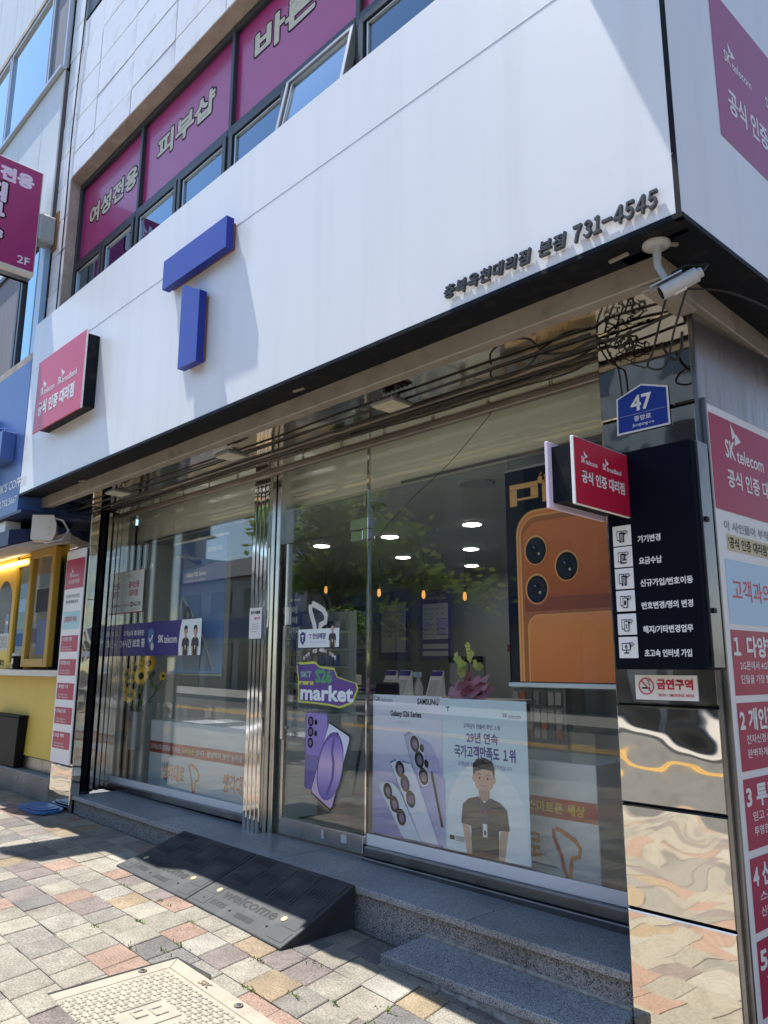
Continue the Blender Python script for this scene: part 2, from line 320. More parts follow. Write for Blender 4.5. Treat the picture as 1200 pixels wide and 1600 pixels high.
class Print(MB):
    """flat print on a plane: frame = origin (bottom left), right, up, outward normal; layers lie 0.9 mm apart"""
    def __init__(s, o, u, v, n): super().__init__(); s.fr = (Vector(o), Vector(u), Vector(v), Vector(n))
    def P(s, x, y, L): o, u, v, n = s.fr; return o + u*x + v*y + n*(L*LS)
    def poly(s, pts, m, L=1): s.add([s.P(x, y, L) for x, y in pts], [tuple(range(len(pts)))], m); return s
    def rect(s, x0, y0, x1, y1, m, L=1): return s.poly([(x0,y0),(x1,y0),(x1,y1),(x0,y1)], m, L)
    def ell(s, cx, cy, rx, ry, m, L=1, n=24, a0=0, rot=0):
        c, q = math.cos(rot), math.sin(rot); pts = []
        for i in range(n):
            t = 2*math.pi*i/n; x, y = rx*math.cos(t), ry*math.sin(t); pts.append((cx + x*c - y*q, cy + x*q + y*c))
        return s.poly(pts, m, L)
    def rrect(s, x0, y0, x1, y1, r, m, L=1, rot=0, n=5):
        pts = []
        for (cx, cy, a) in ((x1-r, y1-r, 0), (x0+r, y1-r, 90), (x0+r, y0+r, 180), (x1-r, y0+r, 270)):
            for i in range(n+1):
                t = R(a + 90*i/n); pts.append((cx + r*math.cos(t), cy + r*math.sin(t)))
        if rot:
            mx, my = (x0+x1)/2, (y0+y1)/2; c, q = math.cos(rot), math.sin(rot)
            pts = [(mx + (x-mx)*c - (y-my)*q, my + (x-mx)*q + (y-my)*c) for x, y in pts]
        return s.poly(pts, m, L)
    def stroke(s, pts, wd, m, L=1):
        K = len(pts); a = []; b = []
        for i in range(K):
            p = Vector(pts[i]); t = Vector(pts[min(i+1, K-1)]) - Vector(pts[max(i-1, 0)]); t.normalize(); q = Vector((-t.y, t.x)) * wd/2
            a.append(p + q); b.append(p - q)
        P = [s.P(p.x, p.y, L) for p in a] + [s.P(p.x, p.y, L) for p in b]
        s.add(P, [(K+i, K+i+1, i+1, i) for i in range(K-1)], m); return s
    def ring(s, cx, cy, r0, r1, m, L=1, n=28):
        P = [s.P(cx + r*math.cos(2*math.pi*i/n), cy + r*math.sin(2*math.pi*i/n), L) for r in (r0, r1) for i in range(n)]
        s.add(P, [(i, n+i, n+(i+1) % n, (i+1) % n) for i in range(n)], m); return s
    def text(s, t, x0, y0, x1, y1, m, L=2, bold=0.0, shear=0.0, fit=True, skew=0.0, align='l'):
        """fills the box; fit=False keeps the letters' own width for the box height"""
        heavy = bold > .026; vs, fs, bd, asp = glyphs(t, .012 if heavy else bold, shear)
        if not fit:
            wd = min((y1-y0)*asp, x1-x0)
            if align == 'c': c = (x0+x1)/2; x0 = c - wd/2
            x1 = x0 + wd
        r = (bold - .012)*(y1-y0) if heavy else 0; x0 += r; x1 -= r; y0 += r; y1 -= r
        for k in range(9 if heavy else 1):            # heavy letters: the glyph shifted round a small circle
            dx, dy = (r*math.cos(k*.785), r*math.sin(k*.785)) if heavy and k < 8 else (0, 0)
            s.add([s.P(x0 + (x1-x0)*a + dx, y0 + (y1-y0)*b + dy, L + .06*k) for a, b in vs], fs, m)
        return s
    def lines(s, x0, y0, x1, h, gap, k, m, L=2, rnd=.25):
        for i in range(k):
            y = y0 - i*(h+gap); s.rect(x0, y-h, x0 + (x1-x0)*(1 - random.random()*rnd), y, m, L)
        return s
    def sk(s, x, y, h, m, L=2, word="telecom", bold=.03):
        """two-letter mark with a folded wing above it and a word to its right; h = letter height"""
        s.text("SK", x, y, x + h*1.15, y + h, m, L, bold)
        bx, by = x + h*.82, y + h*1.12
        s.poly([(bx, by + h*.85), (bx + h*.55, by + h*.28), (bx + h*.12, by - .02*h)], m, L)
        s.poly([(bx + h*.6, by + h*.38), (bx + h*1.12, by + h*.05), (bx + h*.35, by - .3*h), (bx + h*.42, by + .12*h)], m, L)
        s.text(word, x + h*1.3, y - h*(.06 if 'y' not in word else .2), x + h*(1.3 + .47*len(word)), y + h*.72, m, L, bold*.5); return s
    def tlogo(s, x, y, h, ma, mb, L=2, wd=.12):
        """open ribbon shaped like a bent 7: left wavy stroke and right hooked stroke"""
        f = lambda pts: [(x + a*h, y + b*h) for a, b in pts]
        s.stroke(f([(.02,.95),(.03,.78),(.12,.58),(.2,.42),(.24,.2),(.33,.02)]), wd*h, ma, L)
        s.stroke(f([(.08,.97),(.3,.9),(.55,.78),(.66,.64),(.63,.48),(.45,.42),(.42,.25),(.4,.03)]), wd*h, mb, L+1); return s
def FR(x, y, z): return (V(x, y, z), V(1,0,0), V(0,0,1), V(0,-1,0))     # plane that faces the street
SD = V(.0443, .999, 0).normalized(); SN = V(SD.y, -SD.x, 0)             # direction of the side street face and its outward normal
def G(x):                                                              # pavement height: falls towards the corner
    if x < -5.5: return .015 * (-5.5 - x)
    x2 = min(x, -1); q = x2 + 5.5; z = -(.03*q + .0065*q*q)
    return z - .0885 * (min(x, .5) + 1) if x > -1 else z
def ST(x): return .14 - .0104 * (x + 3.49)                             # top of the entrance step

# ================================================================ SETTING: ground, street
def sheet(name, xs, y0, y1, dz, m, kind='structure', label=None, cat=None):
    b = MB()
    for a, c in zip(xs[:-1], xs[1:]): b.quad((a,y0,G(a)+dz), (c,y0,G(c)+dz), (c,y1,G(c)+dz), (a,y1,G(a)+dz), m)
    return tag(b.build(name), label, cat, None, kind)
XS = [-70, -30, -16, -12, -9, -7.5, -6.5, -5.5] + [-5.5 + .25*i for i in range(1, 25)] + [3, 8, 20, 60]
g = MB(); g.quad((-600,-600,-1.6), (600,-600,-1.6), (600,600,-1.6), (-600,600,-1.6), M['asphalt']); tag(g.build("ground"), "flat dark ground far around the street", "ground", None, 'structure')
pav = sheet("pavement", XS, -4.62, .0, -.014, M['mortar'], 'structure', "pavement of mixed grey, cream and pink paving stones before the shop", "pavement")
road = sheet("road", XS, -12.5, -4.80, -.16, M['asphalt'], 'structure', "asphalt road with yellow lines seen reflected in the glass", "road")
for i, (y, wd) in enumerate(((-5.25, .13), (-5.62, .13), (-9.3, .16), (-9.62, .16))):
    b = MB()
    for a, c in zip(XS[:-1], XS[1:]): b.quad((a,y-wd/2,G(a)-.155), (c,y-wd/2,G(c)-.155), (c,y+wd/2,G(c)-.155), (a,y+wd/2,G(a)-.155), M['yelline'])
    b.build("yellow_line", road)
b = MB()
for x in range(-40, 10, 2):
    b.quad((x,-7.4,G(x)-.155), (x+1,-7.4,G(x+1)-.155), (x+1,-6.6,G(x+1)-.155), (x,-6.6,G(x)-.155), M['white']) if x in (-18, -16, -14) else None
b.build("crossing_stripe", road)
kb = MB()
for a, c in zip(XS[:-1], XS[1:]): kb.add([(a,-4.8,G(a)-.17),(c,-4.8,G(c)-.17),(c,-4.8,G(c)),(a,-4.8,G(a)),(a,-4.62,G(a)-.002),(c,-4.62,G(c)-.002)], [(0,1,2,3),(3,2,5,4)], M['kerb'])
tag(kb.build("kerb"), "pale stone kerb along the near pavement edge", "kerb", None, 'structure')
ok_ = MB()
for a, c in zip(XS[:-1], XS[1:]): ok_.add([(a,-12.5,G(a)-.17),(c,-12.5,G(c)-.17),(c,-12.5,G(c)),(a,-12.5,G(a)),(a,-16.5,G(a)),(c,-16.5,G(c))], [(1,0,3,2),(2,3,4,5)], M['kerb'])
tag(ok_.build("opposite_pavement"), "pavement on the far side of the road", "pavement", None, 'structure')

# ---- paving stones
PC = [((.295,.270,.218),6), ((.265,.242,.198),5.5), ((.225,.210,.182),3.5), ((.205,.172,.157),3), ((.165,.155,.145),1.6), ((.300,.205,.158),3), ((.285,.222,.145),1.2), ((.32,.30,.255),1.6)]
PCOL = [c for c, k in PC]; PW = [k for c, k in PC]
def paver_mesh(wx, wy, name):
    s = .0035; b = MB(); sk = -.2*wy
    def ring(i, z): return [(-wx/2+i - sk/2*0, -wy/2+i, z), (wx/2-i, -wy/2+i, z), (wx/2-i, wy/2-i, z), (-wx/2+i, wy/2-i, z)]
    vs = [(x - .2*y, y, z) for x, y, z in ring(0, -.045) + ring(0, -s) + ring(s*1.3, 0)]
    b.add(vs, [(0,1,5,4),(1,2,6,5),(2,3,7,6),(3,0,4,7),(4,5,9,8),(5,6,10,9),(6,7,11,10),(7,4,8,11),(8,9,10,11)], M['pav']); return b.mesh(name)
gap = .0045; PITCH = .2235
PM = {wx: paver_mesh(wx - gap, PITCH - gap, "paving_stone") for wx in (.19, .205, .235)}
spots = []
rows = [(-1.19 + PITCH*k) for k in range(-16, 4)]
for ry in rows:
    yc = ry - PITCH/2; x = -16 + random.random()*.2 - .2*ry
    while x < 4.2:
        wx = random.choice((.19, .205, .205, .235)); xc = x + wx/2; x += wx
        if yc > -.48: continue
        if -5.50 < xc < -3.58 and -1.0 < yc: continue
        if -3.74 < xc < -2.90 and -2.06 < yc < -1.60: continue
        if xc > -3.05 and yc > -.62: continue
        if xc < -7.7 and yc > -.75 and False: continue
        d = Vector((xc, yc, G(xc))) - CAM; z = d.dot(F)
        px, py = (600 + 1200*d.dot(RX)/z, 800 - 1200*d.dot(UY)/z) if z > .2 else (-9999, -9999)
        seen = -40 < px < 1240 and py < 1650
        spots.append((0 if seen else 1, z, xc, yc, wx))
spots.sort(key=lambda s: (s[0], s[1]))
near, rest = spots[:298], spots[298:]
for _, z, xc, yc, wx in near:
    o = bpy.data.objects.new("paving_stone", PM[wx]); COL.objects.link(o); o.parent = pav
    sl_ = math.atan2(G(xc+.1) - G(xc-.1), .2)
    o.location = Vector((xc, yc, G(xc) + random.uniform(-.0025, .0025))) - WL[pav.name]
    o.rotation_euler = (random.gauss(0, .004), -sl_ + random.gauss(0, .005), random.gauss(0, .006))
    c = random.choices(PCOL, PW)[0]; k = random.uniform(.9, 1.1); o.color = (c[0]*k, c[1]*k, c[2]*k, 1)
PS = [mat("paving_far_%d" % i, c, .85, var=.2, vscale=60) for i, c in enumerate(PCOL)]
b = MB()
for _, z, xc, yc, wx in rest:
    h = (wx - gap)/2; q = (PITCH - gap)/2; z0, z1 = G(xc-h) + random.uniform(-.002, .002), G(xc+h)
    s = .2*q
    P = [(xc-h+s,yc-q,z0),(xc+h+s,yc-q,z1),(xc+h-s,yc+q,z1),(xc-h-s,yc+q,z0)]
    b.add(P + [(x,y,z-.03) for x,y,z in P], [(0,1,2,3),(0,4,5,1),(1,5,6,2),(2,6,7,3),(3,7,4,0)], random.choices(PS, PW)[0])
tag(b.build("paving_stone_far", pav), kind='stuff')

# ---- weeds in the joints
b = MB()
for (x, y, n_) in ((-4.22,-1.20,5),(-4.40,-1.42,6),(-3.96,-1.41,5),(-3.55,-1.2,6),(-4.62,-1.16,4),(-5.05,-1.2,4),(-3.3,-1.42,7),(-3.1,-1.3,9),(-2.95,-1.2,8),(-2.85,-1.42,9),(-2.7,-1.2,6),(-5.3,-1.0,3),(-4.1,-1.63,4),(-3.95,-1.52,5),(-4.5,-1.65,4),(-5.6,-1.42,3),(-2.75,-1.05,6),(-3.35,-1.0,4)):
    for i in range(n_*3):
        a = random.random()*6.28; px, py = x + random.gauss(0,.035), y + random.gauss(0,.008); h = random.uniform(.006,.022); r = random.uniform(.004,.011); z = G(px) - .003
        d = V(math.cos(a), math.sin(a), 0); e = V(-d.y, d.x, 0)
        b.add([V(px,py,z) - e*r*.4, V(px,py,z) + d*r*.7 + V(0,0,h*.6) + e*r*.5, V(px,py,z) + d*r*1.5 + V(0,0,h), V(px,py,z) + d*r*.7 + V(0,0,h*.6) - e*r*.5], [(0,1,2,3)], M['moss'])
tag(b.build("joint_weed"), "tiny green weeds growing in the paving joints", "weeds", None, 'stuff')

# ================================================================ ACROSS THE STREET (seen only as reflections in glass and steel)
def far_building(name, label, x0, x1, y1, h, m, floors, cols, sign=None, depth=8, z0=-.3, roof=None):
    t = thing(name, label, "building", ((x0+x1)/2, y1 - depth/2, z0), "buildings across the street")
    wb = MB().box(x0, y1-depth, z0-1, x1, y1, h, m); part(wb, "wall", t)
    fh_ = (h - 3.6)/max(floors, 1); cw = (x1-x0)/cols
    for r in range(floors):
        for c in range(cols):
            a = x0 + cw*(c+.18); z = 3.9 + fh_*r
            wn = MB().box(a, y1+.02, z, a + cw*.64, y1+.05, z + fh_*.55, M['bdark']); part(wn, "window", t)
    for c in range(cols):
        a = x0 + cw*(c+.1); part(MB().box(a, y1+.02, 0, a+cw*.8, y1+.06, 2.5, M['bdark']), "shop_front", t)
    if sign:
        part(MB().box(x0+.2, y1+.02, 2.75, x1-.2, y1+.3, 3.6, sign), "sign_band", t)
    if roof: part(MB().prism((V(x0-.4, y1-depth-.4, h), V(0,1,0), V(0,0,1), V(1,0,0)), [(0,0),(depth+.8,0),((depth+.8)/2,1.9)], 0, x1-x0+.8, roof), "roof", t)
    return t
far_building("office_building", "tall dark grey building with window rows across the street", -22.5, -7, -16.5, 11, M['bgrey'], 3, 6, M['bblue'])
far_building("office_building", "pale panelled building further right across the street", -6.5, 10, -16.5, 8.5, M['bpanel'], 2, 6, M['bpanel'])
sb_ = thing("side_street_building", "brown brick building across the side street at the corner", "building", (11, 6, -.4), "buildings across the street")
part(MB().box(7.5, -3.5, -1, 16, 22, 10.5, mat("side_brick", (.20,.15,.125), .85, var=.15, vscale=6)), "wall", sb_)
for r in range(3):
    for c in range(7): part(MB().box(7.44, -2.6+3.4*c, 1.0+3.1*r, 7.48, -.8+3.4*c, 2.7+3.1*r, M['bdark']), "window", sb_)
far_building("low_house", "low house with a dark pitched roof across the street", -40, -28.5, -17, 5.6, M['bpanel'], 1, 4, M['bblue'], roof=M['broof'])
far_building("white_building", "narrow white building beside the dark roofed house", -28, -23, -16.2, 9.5, M['bwhite'], 2, 2, M['bblue'])
far_building("white_building", "wide white building at the far end of the street", -70, -42, -17, 8, M['bwhite'], 2, 8, M['bblue'])

def tree(x, y, z0, h, r, n, label):
    t = thing("street_tree", label, "tree", (x, y, z0), "street trees")
    tk = MB(); tk.tube([(x,y,z0),(x+.03,y,z0+h*.3),(x-.04,y+.03,z0+h*.55)], .11, M['bark'], 8, True, .07)
    ends = []
    for i in range(9):
        a = i*2.4; l = r*random.uniform(.55,.95); b0 = V(x-.02,y+.01,z0+h*random.uniform(.42,.55)); e = V(x+l*math.cos(a), y+l*math.sin(a), z0+h*random.uniform(.6,.95)); ends.append(e)
        tk.tube([b0, (b0+e)/2 + V(0,0,.12), e], .04, M['bark'], 6, True, .012)
    part(tk, "trunk", t)
    cr_ = MB()
    cl = [V(x+random.gauss(0,r*.45), y+random.gauss(0,r*.45), z0+h*.72+random.gauss(0,h*.13)) for _ in range(34)] + ends
    for i in range(n):
        c = random.choice(cl); p = c + V(random.gauss(0,.2), random.gauss(0,.2), random.gauss(0,.15)); s = random.uniform(.06,.115)
        a = Vector((random.gauss(0,1), random.gauss(0,1), random.gauss(0,.5))).normalized(); q = a.orthogonal().normalized()
        cr_.add([p - a*s, p + q*s*.5, p + a*s, p - q*s*.5], [(0,1,2,3)], M['tleaf2'] if random.random() < .5 else M['tleaf'])
    part(cr_, "crown", t)
tree(-10.3, -5.1, G(-10.3), 4.9, 1.6, 5200, "leafy street tree on the near kerb, reflected in the door glass")
tree(-19, -13.0, G(-19), 5.5, 1.7, 1800, "street tree on the far pavement before the tall building")

# ================================================================ SHOP BUILDING
B = thing("shop_building", "corner shop building with white tiled upper wall and polished steel pillars", "building", (-4.7, 0, 0))
TL_ = -8.13                                       # party wall
# upper wall body (behind tiles)
yw = -.95
b = MB()
b.box(-8.26, yw+.02, 6.69, -1.1, 6.0, 14, M['grout']); b.box(-8.26, yw+.02, 4.6, -7.90, 6.0, 6.69, M['grout']); b.box(-1.5, yw+.02, 4.6, -1.1, 6, 6.69, M['grout'])
b.box(-7.90, 3.2, 3.4, -1.5, 3.3, 6.69, M['wall'])
part(b, "wall_core", B)
# lintel and jamb reveal (rough concrete)
b = MB(); b.add([(-7.885,yw+.004,6.684),(-1.2,yw+.004,6.684),(-1.2,-.80,6.67),(-7.905,-.80,6.67)], [(0,1,2,3)], M['conc']); part(b, "lintel_reveal", B)
b = MB(); b.add([(-7.882,yw+.004,4.7),(-7.882,yw+.004,6.684),(-7.905,-.80,6.67),(-7.905,-.80,4.7)], [(0,1,2,3)], M['conc']); part(b, "jamb_reveal", B)
# wall tiles, one object each
TW, TH, tg = .853, .434, .011
tm = {}
def tile(x0, z0, x1, z1, parent=B, m=M['tile'], y=yw, nm="wall_tile"):
    k = (round(x1-x0, 3), round(z1-z0, 3), nm)
    if k not in tm:
        w_, h_ = x1-x0-tg, z1-z0-tg; e = .004
        bb = MB(); bb.add([(-w_/2,.02,-h_/2),(w_/2,.02,-h_/2),(w_/2,.02,h_/2),(-w_/2,.02,h_/2),(-w_/2,e,-h_/2),(w_/2,e,-h_/2),(w_/2,e,h_/2),(-w_/2,e,h_/2),(-w_/2+e,0,-h_/2+e),(w_/2-e,0,-h_/2+e),(w_/2-e,0,h_/2-e),(-w_/2+e,0,h_/2-e)],
            [(0,1,5,4),(1,2,6,5),(2,3,7,6),(3,0,4,7),(4,5,9,8),(5,6,10,9),(6,7,11,10),(7,4,8,11),(8,9,10,11)], m); tm[k] = bb.mesh(nm)
    o = bpy.data.objects.new(nm, tm[k]); COL.objects.link(o); o.parent = parent
    o.location = Vector(((x0+x1)/2, y + random.uniform(-.003,.003), (z0+z1)/2)) - WL[parent.name]; o.rotation_euler = (random.gauss(0,.004), 0, random.gauss(0,.004)); return o
zr = [6.69, 6.98] + [6.98 + TH*k for k in range(1, 9)]
xc = [-7.88, -7.34] + [-7.34 + TW*k for k in range(1, 8)]
for i in range(len(zr)-1):
    for j in range(len(xc)-1):
        if xc[j] < -7.0 and j == 0 and zr[i] > 8.6: continue
        tile(xc[j], zr[i], min(xc[j+1], -1.12), zr[i+1])
part(MB().box(-7.875, yw-.002, 8.75, -7.36, yw+.018, 10.6, M['gframe']), "upper_window", B)
zl = [4.6, 4.95, 5.4, 5.85, 6.25, 6.69, 7.1, 7.52, 7.95, 8.38, 8.8, 9.25, 9.7, 10.2]
for a, c in zip(zl[:-1], zl[1:]):
    tile(-8.25, a, -8.07, c); tile(-8.07, a, -7.885, c)
# black conduit running down the corner strip
b = MB(); b.tube([(-7.80,yw-.02,11),(-7.86,yw-.025,8.4),(-7.93,yw-.02,7.2),(-7.92,yw-.015,6.4),(-7.90,yw-.02,5.2),(-7.9,yw-.02,4.75)], .008, M['cable'], 6); part(b, "conduit", B)

# upper window band
yg = -.80
mull = [-7.905, -6.46, -4.86, -3.31, -1.75]; zt, zs, ztop = 5.66, 4.75, 6.67
texts = ["여성전용", "피부샵", "바른형", "관리"]
boxes = [(.12,.94,.38,.68), (.15,.82,.40,.71), (.15,.97,.48,.84), (.2,.7,.55,.85)]
for i in range(4):
    x0, x1 = mull[i], mull[i+1]
    wn = thing("window", None, None, (x0, yg, zs)); wn.parent = B; wn.location = Vector((x0, yg, zs)) - WL[B.name]
    fb = MB(); f_ = M['gframe']; t_ = .045
    fb.box(x0, yg-.03, zs, x0+t_, yg+.05, ztop, f_); fb.box(x1-t_, yg-.03, zs, x1, yg+.05, ztop, f_) if i == 3 else None
    fb.box(x0+t_, yg-.028, ztop-.07, x1, yg+.05, ztop-.001, f_); fb.box(x0+t_, yg-.032, zt-.03, x1, yg+.05, zt+.035, f_)
    part(fb, "frame", wn, .004)
    part(MB().box(x0+t_, yg+.012, zt+.035, x1, yg+.02, ztop-.07, M['film']), "pane", wn)
    w_, h_ = x1-x0-t_, ztop-zt-.105
    pr = Print(V(x0+t_, yg+.011, zt+.035), V(1,0,0), V(0,0,1), V(0,-1,0)); a0, a1, b0, b1 = boxes[i]
    if i < 3:
        pr.text(texts[i], a0*w_, b0*h_, a1*w_, b1*h_, M['ink'], 1, .085); pr.text(texts[i], a0*w_+.017, b0*h_+.017, a1*w_-.017, b1*h_-.017, M['cream'], 2, .045)
        part(pr, "lettering", wn)
    # two awning vents below each pane
    xm = (x0 + t_ + x1)/2
    for h_i, (x0v, x1v) in enumerate(((x0 + t_, xm - .012), (xm + .012, x1))):
        op = (i == 2 and h_i == 1)
        o0 = V(x0v, yg-.01, zt-.03); u = V(1,0,0); tilt = R(11) if op else 0
        v = V(0, -math.sin(tilt), -math.cos(tilt)); n = V(0, -math.cos(tilt), math.sin(tilt)); fr = (o0, u, v, n); Wv, Hv = x1v-x0v, zt-.03-zs
        vf = MB(); s_ = .034 if op else .05; fm = M['alud'] if op else f_
        if op: Hv = .62
        for (p, q, r_, s2) in ((0,0,s_,Hv),(Wv-s_,0,Wv,Hv),(s_,0,Wv-s_,s_),(s_,Hv-s_,Wv-s_,Hv)): vf.fbox(fr, p, q, -.03, r_, s2, .035, fm)
        vf.fbox(fr, s_+.02, s_+.004, 0, s_+.035, Hv-s_-.002, .022, M['alu']); vf.fbox(fr, s_+.036, s_+.012, 0, Wv-s_-.01, s_+.024, .022, M['alu'])
        part(vf, "vent_frame", wn, .003)
        part(MB().fbox(fr, s_, s_, -.004, Wv-s_, Hv-s_, .004, M['uglass']), "vent_pane", wn)
    part(MB().box(xm-.011, yg-.028, zs, xm+.011, yg+.05, zt-.031, f_), "vent_post", wn)
part(MB().box(-7.9, yg+.3, zs, -1.6, yg+.34, ztop, M['curt']), "curtain", B)

# shop front: pillars clad in steel panels
def spanel(x0, z0, x1, z1, y, m, nm="steel_panel"):
    """a dished polished sheet with a folded edge"""
    bb = MB(); nx, nz = 2, 2; e = .006
    bb.add([(x0,y+.03,z0),(x1,y+.03,z0),(x1,y+.03,z1),(x0,y+.03,z1),(x0,y+e,z0),(x1,y+e,z0),(x1,y+e,z1),(x0,y+e,z1),(x0+e,y,z0+e),(x1-e,y,z0+e),(x1-e,y,z1-e),(x0+e,y,z1-e)],
        [(0,1,5,4),(1,2,6,5),(2,3,7,6),(3,0,4,7),(4,5,9,8),(5,6,10,9),(6,7,11,10),(7,4,8,11),(8,9,10,11)], m)
    return part(bb, nm, B)
PY = -.52
b = MB(); b.add([(-1.825,PY+.02,-.5),(-1.36,PY+.02,-.5),(-1.36+.0443*3,2.5,-.5),(-1.825,2.5,-.5),(-1.825,PY+.02,3.32),(-1.36,PY+.02,3.32),(-1.36+.0443*3,2.5,3.32),(-1.825,2.5,3.32)], [(0,3,2,1),(4,5,6,7),(0,1,5,4),(1,2,6,5),(2,3,7,6),(3,0,4,7)], M['blk']); part(b, "corner_pillar", B)
for a, c, m in ((-.45,.389,'mirror'),(.397,.815,'mirror'),(.823,1.236,'mirror'),(1.246,1.9,'mirror'),(1.905,2.555,'mirror'),(2.565,2.998,'mirror')): spanel(-1.826, a, -1.362, c, PY, M[m])
part(MB().box(-1.36, PY-.003, -.45, -1.345, PY+.03, 3.0, M['dsteel']), "corner_trim", B)
for k, (s0, s1) in enumerate(((.0,1.2),(1.205,2.4))):
    o = V(-1.345, PY+.0, 0); bb = MB(); bb.fbox((o, SD, V(0,0,1), SN), s0+.012, 2.565, -.02, s1, 3.10, .0, M['satin']); part(bb, "steel_panel", B)
    bb = MB(); bb.fbox((o, SD, V(0,0,1), SN), s0+.012, -.45, -.02, s1, 2.555, -.002, M['dsteel']); part(bb, "side_panel", B)
# left pillar
b = MB(); b.box(-8.11, PY+.02, -.1, -7.652, -.432, 3.0, M['blk']); part(b, "party_pillar", B)
for a, c in ((-.02,.44),(.447,2.60),(2.607,2.998)): spanel(-8.13, a, -7.63, c, PY, M['mirror'])
for a, c in ((.14,.44),(.447,.95),(.957,1.55),(1.557,2.05),(2.057,2.60),(2.607,2.998)):
    bb = MB(); bb.box(-7.65, PY+.012, a, -7.628, -.43, c, M['mirror']); part(bb, "steel_panel", B)
part(MB().box(-7.798, -.35, .186, -7.766, -.30, 2.995, M['blk']), "shutter_slot", B)

# shutter guides of folded steel fins
def fins(xa, xb, n_, y0, y1, name):
    bb = MB(); wd = (xb-xa)/n_
    for i in range(n_):
        x = xa + wd*i; bb.box(x+.004, y0, .135, x+wd-.004, y1-.02, 2.997, M['mirror2'])
    bb.box(xa+.003, y1-.03, .137, xb-.003, y1, 2.998, M['dsteel']); return part(bb, name, B, .006)
fins(-5.31, -5.09, 4, -.13, .0, "shutter_guide")
part(MB().box(-5.085, -.05, .137, -5.035, .01, 2.998, M['steel']), "door_jamb", B, .004)
# left guide: three broad strips behind the pillar
for xa, xb, y in ((-8.0,-7.758,-.28),(-8.01,-7.80,-.20),(-8.02,-7.825,-.14),(-8.03,-7.857,-.08),(-8.04,-7.885,-.03)):
    part(MB().box(xa, y, .185+.0007*xb, xb, y+.045, 2.997, M['mirror2']), "shutter_guide", B, .005)

# sills
part(MB().box(-7.95, -.05, .185, -5.31, .03, .235, M['dsteel']), "sill", B, .004)
part(MB().box(-7.95, -.028, .165, -5.31, .02, .184, M['blk']), "sill_base", B)
part(MB().box(-4.0, -.075, .105, -1.83, .03, .165, M['dsteel']), "sill", B, .004)
part(MB().box(-4.0, -.05, .166, -1.83, .03, .228, M['dsteel']), "sill_upper", B, .006)

# glazing
def pane(x0, z0, x1, z1, name="shop_window", parent=B):
    return part(MB().box(x0, -.004, z0, x1, .006, z1, M['glass']), name, parent)
wl_ = pane(-7.96, .232, -5.31, 2.999); wr_ = pane(-4.022, .225, -1.83, 2.999)
part(MB().box(-7.95, -.0065, .236, -5.315, -.0045, .298, M['white']), "white_film", B)
part(MB().box(-4.018, -.0065, .230, -1.84, -.0045, .302, M['white']), "white_film", B)
part(MB().box(-5.034, -.002, 2.385, -4.030, .008, 2.999, M['glass']), "transom_pane", B)
part(MB().box(-4.034, -.012, .24, -4.020, .010, 2.999, M['mirror2']), "glass_edge", B)
door = thing("door", None, None, (-4.95, 0, .16)); door.parent = B; door.location = Vector((-4.95,0,.16)) - WL[B.name]; WL[door.name] = V(-4.95,0,.16)
part(MB().box(-4.955, -.004, .285, -4.036, .007, 2.375, M['glass']), "pane", door)
part(MB().box(-4.96, -.028, .165, -4.034, .026, .285, M['steel']), "bottom_rail", door, .004)
part(MB().box(-4.985, -.018, .165, -4.957, .018, 2.378, M['steel']), "stile", door, .004)
hb = MB(); hb.box(-4.93, -.075, .85, -4.90, -.045, 1.72, M['steel']); hb.box(-4.925, -.046, .93, -4.905, -.002, .95, M['steel']); hb.box(-4.925, -.046, 1.6, -4.905, -.002, 1.62, M['steel']); part(hb, "handle", door, .006)
part(MB().box(-4.925, -.045, 1.725, -4.895, -.02, 1.86, M['wplast']), "handle_cap", door)
hb = MB(); hb.box(-4.19, -.035, 2.385, -4.0, .03, 2.465, M['steel']); hb.box(-4.19, -.03, 2.305, -4.062, .025, 2.378, M['steel']); hb.box(-4.055, -.034, 2.305, -4.0, .03, 2.383, M['steel']); part(hb, "patch_fitting", B, .003)
part(MB().box(-4.075, -.012, 2.56, -4.045, .012, 2.64, M['steel']), "glass_clip", B)
pr = Print(V(-4.955,-.0281,.165), V(1,0,0), V(0,0,1), V(0,-1,0)); pr.rect(.49,.04,.515,.10,M['greyl']); part(pr, "sticker", door); pr = Print(V(-4.955,-.0281,.165), V(1,0,0), V(0,0,1), V(0,-1,0)); pr.rect(.70,.045,.76,.1,M['greyl']); part(pr, "sticker", door)

# canopy underside
part(MB().box(-8.12, -.815, 3.003, -1.42, .018, 3.03, M['soffit']), "soffit", B)
bb = MB(); bb.box(-8.0, -.90, 2.985, -1.30, -.82, 3.30, M['beam']); bb.box(-1.41, -.82, 2.985, -1.30, 2.5, 3.30, M['beam']); part(bb, "canopy_beam", B, .006)
part(MB().box(-1.40, -.89, 2.955, -1.302, -.55, 2.984, M['beam']), "beam_end", B, .005)
# light steel strip under the side canopy
o = V(-1.345, PY, 0); part(MB().fbox((o, SD, V(0,0,1), SN), .0, 3.11, .0, 2.4, 3.16, .08, M['alu']), "side_track", B)
part(MB().fbox((o, SD, V(0,0,1), SN), -.05, 3.165, -.02, 2.4, 3.3, .02, M['beam']), "side_beam", B)

